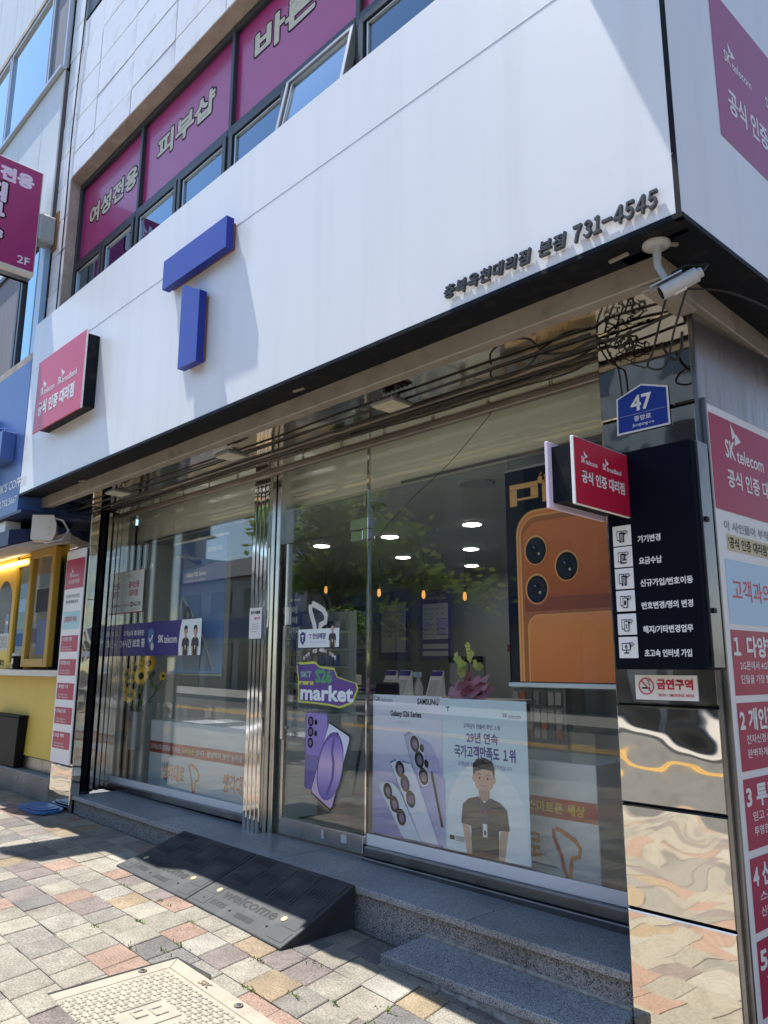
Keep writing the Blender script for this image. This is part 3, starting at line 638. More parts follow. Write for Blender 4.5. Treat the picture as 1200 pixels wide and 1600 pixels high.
# interior shell
rx0, rx1, ry1, zf, zc = -10.6, -1.42, 5.2, .14, 2.75
I = MB(); I.quad((rx0,.012,zf),(rx1,.012,zf),(rx1,ry1,zf),(rx0,ry1,zf), M['floor']); part(I, "interior_floor", B)
I = MB(); I.quad((rx0,.31,zc),(rx0,ry1,zc),(rx1,ry1,zc),(rx1,.31,zc), M['ceil']); part(I, "interior_ceiling", B)
I = MB(); I.box(rx0,ry1,zf,rx1,ry1+.1,3.4,M['wall']); I.box(rx0-.1,.3,zf,rx0,ry1,3.4,M['wall']); I.box(rx1,2.5,zf,rx1+.1,ry1,3.4,M['wall']); I.box(rx0,.1,zf,-8.12,.2,3.4,M['wall']); part(I, "interior_wall", B)
part(MB().box(-8.1, .22, 2.755, -1.84, .31, 3.27, M['bulk']), "bulkhead", B)
part(MB().box(-3.9, .205, 2.738, -1.84, .219, 2.756, M['dsteel']), "bulkhead_rail", B); part(MB().box(-7.9, .205, 2.738, -5.1, .219, 2.756, M['dsteel']), "bulkhead_rail", B)
part(MB().box(-8.1, .311, 2.76, -1.44, .35, 3.38, M['bulk']), "bulkhead_back", B)
part(MB().box(-8.05, .3, .14, -7.98, 1.4, 2.75, M['wall']), "partition", B)

# ================================================================ FASCIA SIGN
FY = -1.12
FS = thing("fascia_sign", "big white panelled fascia over the shopfront with blue letter and phone number", "shop sign", (-4.5, FY, 3.08))
part(MB().box(-8.01, FY, 3.10, -1.105, FY+.05, 4.4045, M['fascia']), "lower_panel", FS)
part(MB().box(-8.01, FY-.0015, 4.4075, -1.105, FY+.05, 4.925, M['fascia']), "upper_panel", FS)
so_ = V(-1.105, FY, 0); fs_ = (so_, SD, V(0,0,1), SN)
part(MB().fbox(fs_, .0038, 3.10, -.05, 4.0, 4.925, 0, M['fascia']), "side_panel", FS)
part(MB().fbox(fs_, -.001, 3.10, -.02, .0035, 4.93, .0012, M['blk']), "corner_trim", FS)
bb = MB(); bb.box(-8.0, FY+.05, 4.80, -1.2, -.82, 4.92, M['dsteel']); bb.box(-8.012, FY+.003, 3.10, -7.99, -.87, 4.92, M['fascia']); part(bb, "return_panel", FS)
part(MB().box(-8.015, FY-.006, 3.076, -1.10, FY+.02, 3.099, M['blk']), "edge_trim", FS)
part(MB().fbox(fs_, .0, 3.076, -.025, 4.0, 3.099, .006, M['blk']), "edge_trim", FS)
bb = MB(); bb.box(-8.01, FY+.021, 3.084, -1.13, -.99, 3.099, M['blk']); part(bb, "tray", FS)
bb = MB(); bb.box(-8.01, -.985, 3.092, -1.16, -.895, 3.11, M['blk']); part(bb, "tray", FS)
part(MB().fbox(fs_, .1, 3.084, -.16, 4, 3.098, -.028, M['blk']), "tray", FS); part(MB().fbox(fs_, .14, 3.092, -.34, 4, 3.11, -.165, M['blk']), "tray", FS)
for x, y, ang_ in ((-6.9,-.95,.2),(-5.3,-.9,.1),(-2.55,-.86,.1),(-1.42,-1.02,-.1),(-1.23,-.98,.9),(-3.6,-1.0,.1)):
    c, s_ = math.cos(ang_), math.sin(ang_); part(MB().fbox((V(x,y,3.07), V(c,s_,0), V(-s_,c,0), V(0,0,1)), -.045, -.008, 0, .045, .008, .010, M['beam']), "bracket", FS)
# raised blue emblem
def bar(x0, z0, x1, z1):
    bb = MB(); bb.box(x0, FY-.09, z0, x1, FY-.086, z1, M['blue']); bb.box(x0+.001, FY-.0858, z0+.001, x1-.001, FY-.030, z1-.001, M['bluelt']); bb.box(x0+.02, FY-.029, z0+.02, x1-.02, FY-.001, z1-.02, M['rust']); return bb
part(bar(-5.06, 4.208, -4.185, 4.445), "emblem_bar", FS)
bb = bar(-4.75, 3.48, -4.50, 4.01)
st = MB(); p4 = [(-4.75,3.482),(-4.50,3.475),(-4.50,4.010),(-4.75,4.138)]
fr0 = (V(0, FY, 0), V(1,0,0), V(0,0,1), V(0,-1,0))
st.prism(fr0, p4, .086, .09, M['blue']); st.prism(fr0, p4, .03, .0858, M['bluelt']); st.prism(fr0, [(-4.73,3.5),(-4.52,3.5),(-4.52,3.99),(-4.73,4.11)], .002, .029, M['rust']); part(st, "emblem_bar", FS)
# raised shop name and phone number
line = [("충",1),("북",1),("옥",1),("천",1),("대",1),("리",1),("점",1),(" ",.45),("본",1),("점",1),(" ",.4),("7",.62),("3",.62),("1",.55),("-",.72),("4",.66),("5",.66),("4",.66),("5",.66)]
tot = sum(w_ for _, w_ in line); xx = -2.285; sc = (1.105)/tot
for ch, w_ in line:
    wd = w_*sc
    if ch != " ":
        vs, fs, bd, asp = glyphs(ch if ord(ch) > 1000 or ch == "-" else chr(ord(ch)+0xFEE0), .022, .18); L_ = MB(); han = ord(ch) > 1000
        z0, z1 = (3.155, 3.222) if han else (3.150, 3.226)
        if ch == "-": z0, z1 = 3.183, 3.194
        x0 = xx + wd*.06; x1 = xx + wd*.94; K = len(vs)
        P = [V(x0+(x1-x0)*a, FY-.024, z0+(z1-z0)*q) for a, q in vs] + [V(x0+(x1-x0)*a, FY-.006, z0+(z1-z0)*q) for a, q in vs]
        L_.add(P, fs + [(a, a+K, b_+K, b_) for a, b_ in bd], M['charc']); part(L_, "letter", FS)
    xx += wd
# scratches on the white panel near the corner
pr = Print(V(-1.9, FY-.0006, 3.3), V(1,0,0), V(0,0,1), V(0,-1,0))
for _ in range(26):
    x, z = random.uniform(.2,.75), random.uniform(.0,.22); l = random.uniform(.008,.035); pr.stroke([(x,z),(x+l,z+l*random.uniform(-.1,.3))], random.uniform(.001,.003), M['white'])
part(pr, "scratch_mark", FS)
# red film on the side face
pr = Print(so_ + SD*.43 + V(0,0,3.652) + SN*.0004, SD, V(0,0,1), SN); pr.rect(0,0,1.9,.77,M['redfilm'],1)
pr.sk(.105,.435,.062,M['white'],2); pr.sk(.55,.435,.062,M['white'],2,"broadband"); pr.text("공식 인증 대리점",.11,.17,.85,.30,M['white'],2,.025)
part(pr, "red_film", FS)

# red certified light box on the fascia
t = thing("certified_sign", "red square sign box mounted on the white fascia left of the blue letter", "sign", (-6.88, FY, 3.57))
part(MB().box(-7.36, FY-.118, 3.60, -6.345, FY-.001, 4.27, M['blk']), "sign_box", t)
part(MB().box(-7.42, FY-.132, 3.570, -6.318, FY-.119, 4.296, M['redlight']), "face", t, .004)
pr = Print(V(-7.42, FY-.1325, 3.57), V(1,0,0), V(0,0,1), V(0,-1,0))
pr.sk(.115,.355,.075,M['white'],1); pr.sk(.54,.355,.075,M['white'],1,"broadband"); pr.text("공식 인증 대리점",.09,.15,.93,.29,M['white'],1,.04); part(pr, "lettering", t)
part(MB().box(-6.3178, FY-.1325, 3.57, -6.314, FY-.1185, 4.296, M['white']), "edge_strip", t)

# ================================================================ SIGNS ON THE PILLARS
# blue house number plate
t = thing("address_plate", "blue house number plate with white border reading 47 on the steel pillar", "plaque", (-1.60, PY, 2.475))
ap = [(0,0),(.262,0),(.262,.183),(.135,.226),(.006,.18)]
def inset(p, k):
    cx = sum(a for a, _ in p)/len(p); cy = sum(b for _, b in p)/len(p); return [(cx+(a-cx)*(1-k/.13), cy+(b-cy)*(1-k/.10)) for a, b in p]
o = V(-1.737, PY-.004, 2.476); fr = (o, V(1,0,0), V(0,0,1), V(0,-1,0))
bb = MB(); bb.prism(fr, ap, .002, .007, M['white']); part(bb, "plate", t, .002)
pr = Print(o - V(0,.0072,0), V(1,0,0), V(0,0,1), V(0,-1,0)); pr.poly(inset(ap, .008), M['addr'], 1)
pr.text("47",.078,.098,.183,.176,M['white'],2,.035); pr.rect(.02,.085,.245,.0865,M['greyl'],2); pr.text("중앙로",.09,.050,.175,.076,M['white'],2,.02); pr.text("Jungang-ro",.08,.022,.188,.041,M['white'],2,.01); part(pr, "lettering", t)

# black service board with six icon tiles
BX0, BX1, BZ0, BZ1, BF = -1.742, -1.332, 1.393, 2.352, -.66
t = thing("service_board", "tall black board on the steel pillar listing six services with white icons", "sign", (-1.54, PY, BZ0))
part(MB().box(BX0, BF, BZ0, BX1, PY-.012, BZ1, M['navy']), "board", t, .006)
part(MB().box(BX1+.0005, BF+.03, BZ0+.01, BX1+.012, PY-.01, BZ1-.004, M['dsteel']), "side_rail", t)
for z in (1.62, 2.0): part(MB().box(BX1+.0125, BF+.045, z, BX1+.02, BF+.075, z+.02, M['blk']), "hinge_block", t)
zs6 = [1.929, 1.834, 1.738, 1.641, 1.540, 1.441]; nm6 = ["기기변경", "요금수납", "신규가입/번호이동", "번호변경/명의 변경", "해지/기타변경업무", "초고속 인터넷 가입"]
wd6 = [.105, .105, .232, .225, .218, .205]
def arrow(p, x, y, s, L):
    p.stroke([(x-.30*s,y+.1*s),(x+.05*s,y+.12*s),(x+.2*s,y),(x+.05*s,y-.14*s),(x-.1*s,y-.14*s)], .07*s, M['ink'], L); p.poly([(x-.28*s,y-.14*s),(x-.06*s,y-.02*s),(x-.06*s,y-.27*s)], M['ink'], L)
for k in range(6):
    z = zs6[k]; s = .088
    it = MB().box(-1.716, BF-.005, z, -1.716+s, BF-.0005, z+.09, M['white']); io = part(it, "icon_tile", t, .0015)
    p = Print(V(-1.716, BF-.0053, z), V(1,0,0), V(0,0,1), V(0,-1,0)); I_ = M['ink']
    if k < 5:
        p.rect(.02,.022,.045,.066,I_,1); p.rect(.0235,.026,.0415,.062,M['white'],2)
        p.rect(.032,.014,.056,.058,I_,3)
        if k in (0,1,2): p.rect(.036,.022,.052,.052,M['grey'],4); p.rect(.041,.016,.047,.019,M['white'],4)
        else: p.rect(.0355,.018,.0525,.0545,M['white'],4); p.text({3:"1",4:"X"}[k],.039,.026,.049,.046,I_,5,.04)
        if k == 1: [p.ell(.054,.018+.006*q,.010,.0035,M['white'] if q % 2 else I_,5+q) for q in range(3)]
        if k == 2: p.rect(.012,.02,.016,.07,M['greyl'],1)
    else:
        p.rect(.015,.032,.056,.064,I_,1); p.rect(.019,.036,.052,.060,M['white'],2); p.text("e",.03,.040,.042,.056,I_,3,.03); p.rect(.033,.024,.038,.032,I_,1); p.rect(.024,.019,.048,.024,I_,1)
    arrow(p, .065, .058, .05, 6); part(p, "icon", io)
    pl = Print(V(-1.60, BF-.0004, z-.006), V(1,0,0), V(0,0,1), V(0,-1,0)); pl.text(nm6[k], 0, .01, wd6[k], .042, M['white'], 1, .03); part(pl, "lettering", t)

# red projecting box sign on the black board
t = thing("projecting_box_sign", "small red box sign projecting from the black service board", "sign", (-1.70, -.88, 2.05))
part(MB().box(-1.750, -1.075, 2.072, -1.642, BF-.001, 2.312, M['blk']), "sign_box", t)
part(MB().box(-1.642, -1.103, 2.048, -1.627, BF-.001, 2.334, M['white']), "front_plate", t, .002)
part(MB().box(-1.766, -1.103, 2.048, -1.751, BF-.001, 2.334, M['pink']), "rear_plate", t, .002)
pr = Print(V(-1.6268, -1.103, 2.048), V(0,1,0), V(0,0,1), V(1,0,0)); pr.rect(.004,.003,.440,.283,mat("box_red", (.50,.012,.05), .4),1)
pr.sk(.052,.180,.028,M['white'],2); pr.sk(.222,.180,.028,M['white'],2,"broadband"); pr.text("공식 인증 대리점",.052,.095,.400,.150,M['white'],2,.03); part(pr, "lettering", t)

# no smoking plate
t = thing("no_smoking_sign", "white no smoking plate with red ring below the black service board", "sign", (-1.58, PY, 1.264))
part(MB().box(-1.724, PY-.004, 1.264, -1.444, PY-.0005, 1.369, M['white']), "plate", t)
pr = Print(V(-1.724, PY-.0042, 1.264), V(1,0,0), V(0,0,1), V(0,-1,0)); rd = mat("print_red", (.55,.02,.07), .4)
pr.ring(.052,.057,.031,.036,rd,3); pr.stroke([(.03,.081),(.074,.033)],.005,rd,3); pr.rect(.030,.046,.062,.053,M['ink'],1); pr.rect(.064,.046,.068,.053,M['ink'],1); pr.stroke([(.066,.058),(.070,.066),(.060,.07),(.066,.08),(.055,.083)],.004,M['ink'],1)
pr.text("금연구역",.100,.044,.262,.090,rd,1,.045); pr.text("NON - SMOKING AREA",.105,.015,.264,.028,rd,1,.02); part(pr, "lettering", t)

# tall certification panels: one on the side street face, one on the left pillar
def cert_panel(t, o, u, n, W, H, full):
    b = MB(); b.fbox((o, u, V(0,0,1), n), 0, 0, .0, W, H, .014, M['white']); part(b, "panel", t, .003)
    pr = Print(o + n*.0144, u, V(0,0,1), n); c = M['crim']
    y = lambda z: H*z
    pr.rect(.012, y(.81), W-.004, y(.984) if full else y(.955), c, 1)
    if full:
        pr.sk(.150, 2.285, .088, M['white'], 2, "telecom"); pr.text("공식 인증 대리점", .150, 2.150, .74, 2.235, M['white'], 2, .02)
        pr.text("이 사인물이 부착된 대리점은", .075, 1.945, .86, 1.99, M['grey'], 2, .015); pr.rect(.092,1.857,.53,1.93,M['tan'],1); pr.text("'공식 인증 대리점'", .102, 1.868, .51, 1.920, M['ink'], 2, .02); pr.text("입니다", .56, 1.868, .75, 1.920, M['grey'], 2, .015)
        pr.rect(.055,1.54,W-.03,1.817,M['skyb'],1); pr.text("고객과의 약속", .102, 1.640, .74, 1.735, rd, 2, .012)
    else:
        pr.sk(.12, H*.868, .045, M['white'], 2, "telecom"); pr.text("공식 인증 대리점", .10, H*.835, .36, H*.855, M['white'], 2, .02)
        pr.text("이 사인물이 부착된 대리점은", .05, H*.765, .40, H*.782, M['grey'], 2, .02); pr.text("'공식 인증 대리점' 입니다", .07, H*.738, .37, H*.755, M['ink'], 2, .02)
        pr.rect(.03,H*.615,W-.03,H*.70,mat("aqua_print",(.40,.66,.70),.45),1); pr.text("고객과의 약속", .06, H*.645, .37, H*.678, rd, 2, .03)
    heads = ["１ 다양한 단말", "2 개인정보 보호", "3 투명한 가격", "4 신뢰높은 상담", "5 보상 혜택"]
    subs = [("2G폰에서 4G폰까지 다양한","단말을 가장 빨리 제공합니다"),("전자신청서로 고객정보를","완벽하게 보호하겠습니다"),("믿고 가입할 수 있도록","투명한 가격을 제시합니다"),("스마트 플래너가","신뢰높은 상담을 합니다"),("T에코폰 보상과","보상 혜택을 드립니다")]
    for k in range(5):
        if full: z1 = 1.515 - .302*k; z0 = z1 - .272; hh = (.155, .05); sx = (.09, .50)
        else: z1 = H*(.585 - .111*k); z0 = z1 - H*.076; hh = (H*.032, H*.008); sx = (.05,.30)
        pr.rect(.05 if full else .03, z0, W-.03, z1, c, 1)
        if full:
            pr.text(heads[k], .065, z1-.115, .74, z1-.022, M['white'], 2, .04)
            pr.text(subs[k][0], .115, z0+.105, .66, z0+.142, M['white'], 2, .01); pr.text(subs[k][1], .115, z0+.048, .68, z0+.085, M['white'], 2, .01)
        else:
            pr.text(heads[k], .04, z1-.055, .30, z1-.016, M['white'], 2, .03); pr.text(subs[k][0], .07, z0+.040, .30, z0+.056, M['white'], 2, .01); pr.text(subs[k][1], .07, z0+.014, .33, z0+.030, M['white'], 2, .01)
    part(pr, "print", t)
t = thing("certification_panel", "tall red and white panel with numbered promises on the corner pillar's side street face", "sign panel", (-1.32, 0, .06), "tall panels with five promises")
cert_panel(t, V(-1.345, PY, .045) + SD*.035 + SN*.001, SD, SN, .95, 2.51, True)
part(MB().fbox((V(-1.345,PY,.045), SD, V(0,0,1), SN), .020, -.1, .0, .034, 2.53, .018, M['dsteel']), "frame_edge", t)
t = thing("certification_panel", "tall red and white panel with numbered promises on the left pillar beside the cafe", "sign panel", (-7.84, PY, .46), "tall panels with five promises")
cert_panel(t, V(-8.085, PY-.02, .462), V(1,0,0), V(0,-1,0), .47, 2.115, False)
# label holder and socket on the left pillar's inner face
t = thing("door_bell_box", "small white box low on the inner face of the left pillar", "box", (-7.62, -.42, .36)); part(MB().box(-7.6275,-.50,.36,-7.605,-.435,.42,M['wplast']), "case", t, .003)
t = thing("notice_tag", "little white tag on the left pillar's inner steel face", "tag", (-7.62, -.42, 1.5)); part(MB().box(-7.6275,-.505,1.49,-7.624,-.435,1.54,M['wplast']), "card", t)

# magenta projecting sign of the floor above
t = thing("projecting_sign", "magenta double sided sign box projecting from the corner of the upper wall", "sign", (-8.2, -1.5, 5.4))
z0, z1, ya, yb = 5.56, 6.82, -2.05, -1.135
part(MB().box(-8.42, ya, z0, -8.2, yb, z1, M['offw']), "case", t, .006)
for y in (.10, .2): part(MB().box(-8.43+.0, ya, z0-.001-y*.0, -8.20-y+.02, yb+.001, z0-.0005, M['dsteel']), "seam", t)
pr = Print(V(-8.1995, ya, z0), V(0,1,0), V(0,0,1), V(1,0,0)); W_ = yb-ya; pr.rect(.012,.045,W_-.012,z1-z0-.012,M['magsign'],1)
pr.text("여성전용", W_-.80, .99, W_-.09, 1.165, M['pink'], 2, .07)
for k, ch in enumerate("피부샵"):
    y = (.72,.475,.18)[k]; pr.text(ch, W_-.645, y-.014, W_-.335, y+.264, M['ink'], 2, .13); pr.text(ch, W_-.625, y+.006, W_-.355, y+.244, M['pink'], 3, .07)
pr.text("2F", W_-.185, .10, W_-.055, .19, M['pink'], 2, .03); part(pr, "lettering", t)
bb = MB(); bb.box(-8.36, yb, 6.0, -8.17, yw-.002, 6.33, mat("bracket_grey", (.33,.36,.38), .45, .3)); part(bb, "bracket", t, .02)
part(MB().box(-8.38, yw-.012, 5.93, -8.12, yw-.001, 6.40, M['rust']), "mounting_plate", t)
# unseen blade shape added above the frame to shade the white fascia
t = thing("shade_blade", "unseen tall blade added high near the corner to shade the fascia", "sign", (-1.9, -1.4, 6.0))
part(MB().box(-1.99, -1.95, 6.0, -1.80, -1.15, 10.5, M['offw']), "case", t, .006); part(MB().box(-1.95, -1.15, 6.6, -1.84, yw, 6.8, M['alu']), "bracket", t); part(MB().box(-1.95, -1.15, 9.6, -1.84, yw, 9.8, M['alu']), "bracket", t)
pr = Print(V(-1.7995, -1.95, 6.0), V(0,1,0), V(0,0,1), V(1,0,0)); pr.rect(.02,.02,.78,4.48,M['magsign'],1); part(pr, "face_print", t)

# ================================================================ PRINTS ON THE GLASS
def sheet_thing(name, label, cat, x0, z0, x1, z1, y, m, group=None, thick=.0012):
    """a paper or film sheet; returns (thing, print frame)"""
    t = thing(name, label, cat, ((x0+x1)/2, y, z0), group)
    part(MB().box(x0, y-thick, z0, x1, y, z1, m), "sheet", t)
    return t, Print(V(x0, y-thick-.0002, z0), V(1,0,0), V(0,0,1), V(0,-1,0))
def bust(p, x, y, h, L, face=True, lanyard=True, long=False, sx=1.0):
    """flat drawn shop assistant in a dark polo shirt; h = height from waist to crown"""
    f = lambda pts: [(x + a*h*sx, y + b*h) for a, b in pts]
    S, Sd, H, T = M['skin'], M['skinD'], M['hair'], M['shirt']
    p.poly(f([(-.235,.30),(-.19,.0),(-.10,0),(-.16,.28)]), S, L); p.poly(f([(.235,.30),(.16,.28),(.10,0),(.19,0)]), S, L)
    if long: p.ell(x, y+.80*h, .13*h*sx, .155*h, H, L-.4)
    p.poly(f([(-.06,.70),(-.05,.56),(.05,.56),(.06,.70)]), Sd, L)
    p.poly(f([(-.06,.60),(-.16,.565),(-.225,.50),(-.245,.30),(-.14,.285),(-.135,.0),(.135,0),(.14,.285),(.245,.30),(.225,.50),(.16,.565),(.06,.60),(0,.54)]), T, L+1)
    p.rrect(x-.095*h*sx, y+.665*h, x+.095*h*sx, y+.945*h, .085*h, S, L+2); p.ell(x-.10*h*sx, y+.78*h, .02*h*sx, .035*h, S, L+1); p.ell(x+.10*h*sx, y+.78*h, .02*h*sx, .035*h, S, L+1)
    p.poly(f([(-.107,.80),(-.112,.92),(-.07,.985),(.02,1.0),(.085,.975),(.112,.91),(.107,.80),(.085,.875),(.0,.885),(-.06,.86),(-.085,.85)]), H, L+3)
    if face:
        for s in (-1, 1): p.ell(x+s*.042*h*sx, y+.79*h, .009*h, .014*h, M['ink'], L+3, 10); p.stroke(f([(s*.025,.825),(s*.045,.832),(s*.065,.825)]), .008*h, H, L+3)
        p.stroke(f([(-.004,.775),(-.012,.75),(.004,.748)]), .006*h, Sd, L+3); p.stroke(f([(-.028,.715),(0,.708),(.028,.715)]), .007*h, M['crim'], L+3)
    if lanyard:
        p.stroke(f([(-.062,.58),(-.012,.33)]), .013*h, M['indigo'], L+2); p.stroke(f([(.062,.58),(.012,.33)]), .013*h, M['indigo'], L+2); p.rect(x-.025*h, y+.20*h, x+.035*h, y+.33*h, M['white'], L+3); p.rect(x-.008*h, y+.22*h, x+.016*h, y+.265*h, M['ink'], L+4)

t, p = sheet_thing("certificate_sticker", "white certificate sheet with red edge on the left window above the blue banner", "sticker", -7.89, 1.945, -7.427, 2.395, -.005, mat("mint_white", (.80,.86,.82), .45))
p.rect(0,.445,.463,.4505,M['crim'],1); p.rect(0,0,.463,.012,M['crim'],1); p.sk(.09,.385,.022,rd,1,"telecom"); p.text("공식인증",.13,.265,.37,.335,M['crim'],1,.03); p.text("대리점",.145,.175,.345,.245,M['crim'],1,.03); p.text("T world",.03,.075,.18,.105,rd,1,.02); p.rect(.205,.065,.25,.115,M['ink'],1); p.rect(.215,.075,.24,.105,M['greyl'],2); p.text("4G LTE",.262,.07,.42,.11,M['ink'],1,.03); p.lines(.2,.05,.4,.006,.01,2,M['greyl'],1); part(p, "print", t)
t, p = sheet_thing("window_banner", "dark blue banner with 24 hour message and two assistants on the left window", "banner", -7.902, 1.500, -6.247, 1.832, -.006, M['indD'])
W_ = 1.655
p.text("고객님의 휴대폰은",.10,.205,.56,.262,M['white'],1,.03); p.text("24시간 보호 중",.045,.085,.585,.175,M['white'],1,.035)
p.poly([(.64,.25),(.70,.275),(.76,.25),(.755,.15),(.70,.07),(.645,.15)],M['midb'],1); p.stroke([(.665,.175),(.695,.14),(.745,.205)],.022,M['white'],2); p.ell(.745,.09,.034,.038,M['greyl'],2)
p.text("SK",.855,.125,.965,.20,M['white'],1,.03); p.text("telecom",.975,.118,1.22,.195,M['white'],1,.01)
p.poly([(1.30,.332),(1.27,.22),(1.255,.1),(1.265,0),(W_,0),(W_,.332)],M['skyl'],1); bust(p,1.385,.0,.275,2,True); bust(p,1.555,.0,.275,2,True,True,True); part(p, "print", t)
t, p = sheet_thing("door_notice", "small white paper notice on the fins beside the door", "notice", -5.305, 1.62, -5.135, 1.866, -.132, M['white'])
p.text("잠시 외출중",.02,.195,.15,.222,M['ink'],1,.05); p.text("입니다",.07,.15,.15,.172,rd,1,.05); p.lines(.03,.12,.14,.008,.012,4,M['greyl'],1); part(p, "print", t)
# ribbon shaped white film on the door
t = thing("ribbon_sticker", "white bent ribbon shaped film on the door glass", "sticker", (-4.5,-.005,1.6)); p = Print(V(-4.70,-.0052,1.585), V(1,0,0), V(0,0,1), V(0,-1,0)); p.tlogo(.02,0,.30,M['wplast'],M['wplast'],1,.15); part(p, "film", t)
t, p = sheet_thing("safe_shop_sticker", "white sticker with blue shield and a shop assistant on the door", "sticker", -4.812, 1.543, -4.328, 1.682, -.0075, M['skyl'])
p.poly([(.022,.105),(.056,.122),(.09,.105),(.086,.05),(.056,.018),(.026,.05)],M['indigo'],1); p.rect(.038,.082,.075,.094,M['white'],2); p.rect(.051,.045,.062,.084,M['white'],2); p.rect(.112,.03,.1135,.115,M['greyl'],1); p.text("T 안심매장",.135,.062,.335,.107,M['indigo'],1,.03); p.text("T 월드 브랜드로 안심하세요",.135,.034,.33,.047,M['lilac'],1,.01); bust(p,.41,.0,.175,1,True); part(p, "print", t)
# shopping cart sticker
t = thing("market_sticker", "lime edged sticker reading S26 market on the door glass", "sticker", (-4.47,-.005,1.12)); p = Print(V(-4.83,-.0052,1.115), V(1,0,0), V(0,0,1), V(0,-1,0)); W_ = .71
rim = [(.035,.02),(.40,.005),(.52,-.01),(.66,.03),(.715,.13),(.70,.17),(.62,.185),(.49,.215),(.45,.275),(.28,.29),(.22,.325),(.0,.315),(.02,.20)]
p.poly(rim, M['lime'], 1)
cx, cy = .36, .14
p.poly([(cx+(a-cx)*.955, cy+(b-cy)*.90) for a, b in rim], M['purp'], 2)
p.rect(.045,.185,.205,.275,M['purp'],3); p.rect(.03,.150,.215,.176,M['lime'],3); p.ell(.075,.158,.012,.012,M['purp'],4); p.ell(.165,.158,.012,.012,M['purp'],4); p.text("SKT",.06,.205,.19,.25,mat("mint_print",(.30,.55,.42),.45),4,.04); p.text("S26",.235,.165,.43,.268,M['grn'],4,.06); p.text("market",.06,.035,.665,.150,M['skyl'],4,.05); p.stroke([(-.005,.305),(.035,.30),(.05,.27)],.014,M['purp'],3)
arc = "신선한 제철 혜택이 가득한"
for k, ch in enumerate(arc):
    if ch == " ": continue
    q = (k - 6.5)/6.5; p.text(ch, .08+.028*k, .335+.055*(1-q*q), .08+.028*k+.025, .335+.055*(1-q*q)+.032, M['white'], 1, .03)
part(p, "print", t)
# two violet phones printed on the door
t = thing("phone_sticker", "cut-out print of two violet phones low on the door glass", "sticker", (-4.45,-.005,.4)); p = Print(V(-4.72,-.0052,.40), V(1,0,0), V(0,0,1), V(0,-1,0))
p.rrect(.02,.115,.285,.67,.03,M['plum'],1); p.rrect(.028,.123,.277,.662,.028,M['vioD'],2); p.rrect(.03,.35,.275,.66,.028,M['vio'],3); p.poly([(.03,.36),(.275,.36),(.275,.25),(.03,.25)],mat("violet_mid_print",(.20,.165,.42),.35),4)
for z in (.60,.525,.445): p.ell(.085,z,.032,.036,M['ink'],5); p.ell(.085,z,.020,.023,M['plum'],6)
for z in (.595,.515): p.ell(.145,z,.016,.020,M['ink'],5)
q4 = lambda k: [(.305+ (a-.305)*k+.0, .30 + (b-.30)*k) for a, b in ((.295,.605),(.535,.50),(.515,.46),(.335,.0),(.305,.005),(.095,.095),(.10,.125))]
ph = [(.300,.605),(.325,.598),(.525,.525),(.530,.50),(.345,.015),(.325,.0),(.11,.09),(.105,.115)]
p.poly(ph, M['ink'], 6); p.poly([(.318+(a-.318)*.965, .30+(b-.30)*.965) for a, b in ph], M['vioL'], 7)
a_ = R(-16)
p.poly([(.318+(a-.318)*.965, .30+(b-.30)*.965) for a, b in ((.300,.605),(.325,.598),(.525,.525),(.530,.50),(.47,.345),(.235,.445))], M['lilacL'], 8)
p.ell(.318,.30,.135,.245,M['vioD'],9,36,0,a_); p.ell(.322,.290,.128,.225,printgrad('violet_blend_print',.46,.92,[(0,(.16,.12,.42)),(.3,(.40,.30,.62)),(.55,(.68,.50,.70)),(.8,(.34,.27,.64)),(1,(.20,.15,.50))]),10,36,0,a_); p.stroke([(.36,.50),(.34,.40),(.36,.32),(.35,.22),(.29,.10)],.022,M['vioD'],12); p.ell(.40,.53,.008,.009,M['ink'],12); part(p, "print", t)

# paper posters inside the right window
GY = .018
t, p = sheet_thing("phone_poster", "lilac poster of three grey and lilac phones leaning on the right window", "poster", -3.984, .310, -3.347, 1.214, GY, M['lilacL'])
W_, H_ = .637, .904
p.rect(0,0,W_,H_,printgrad('lilac_blend_print',.31,1.21,[(0,(.20,.20,.50)),(.22,(.26,.27,.56)),(.45,(.48,.50,.74)),(.75,(.70,.74,.91)),(1,(.76,.80,.94))]),1)
p.text("SK",.03,H_-.045,.075,H_-.015,M['navyp'],2,.02); p.text("telecom",.08,H_-.05,.19,H_-.018,M['navyp'],2,.0); p.text("SAMSUNG",.42,H_-.055,.605,H_-.015,M['ink'],2,.026); p.text("Galaxy S26 Series",.17,H_-.15,.455,H_-.10,M['ink'],2,.03); p.text("Galaxy AI",.235,H_-.19,.36,H_-.165,M['greyl'],2,.0)
def leanphone(pts, m1, m2, lens, L, small=()):
    p.poly(pts, m2, L); cx = sum(a for a, _ in pts)/len(pts); cy = sum(b for _, b in pts)/len(pts)
    p.poly([(a+.018 if i else a+.012, b-.008) for i, (a, b) in enumerate(pts)], m1, L+1)
    for (a, b) in lens: p.ell(a,b,.047,.060,M['lilacL'],L+2,20,0,.3); p.ell(a,b,.041,.053,M['ink'],L+3,20,0,.3); p.ell(a+.004,b-.003,.022,.03,M['plum'],L+4,14,0,.3)
    for (a, b) in small: p.ell(a,b,.018,.026,M['ink'],L+3,14,0,.3)
leanphone([(.298,.65),(.342,.675),(.52,.616),(.578,.526),(.637,.40),(.637,.02),(.53,.02)], M['lilac'], M['grey'], [(.398,.60),(.438,.505),(.475,.405)], 2, [(.462,.578),(.500,.485)])
leanphone([(.17,.467),(.21,.488),(.35,.478),(.40,.40),(.585,.02),(.43,.02)], M['lilacL'], M['midb'], [(.268,.432),(.315,.345),(.366,.255)], 8)
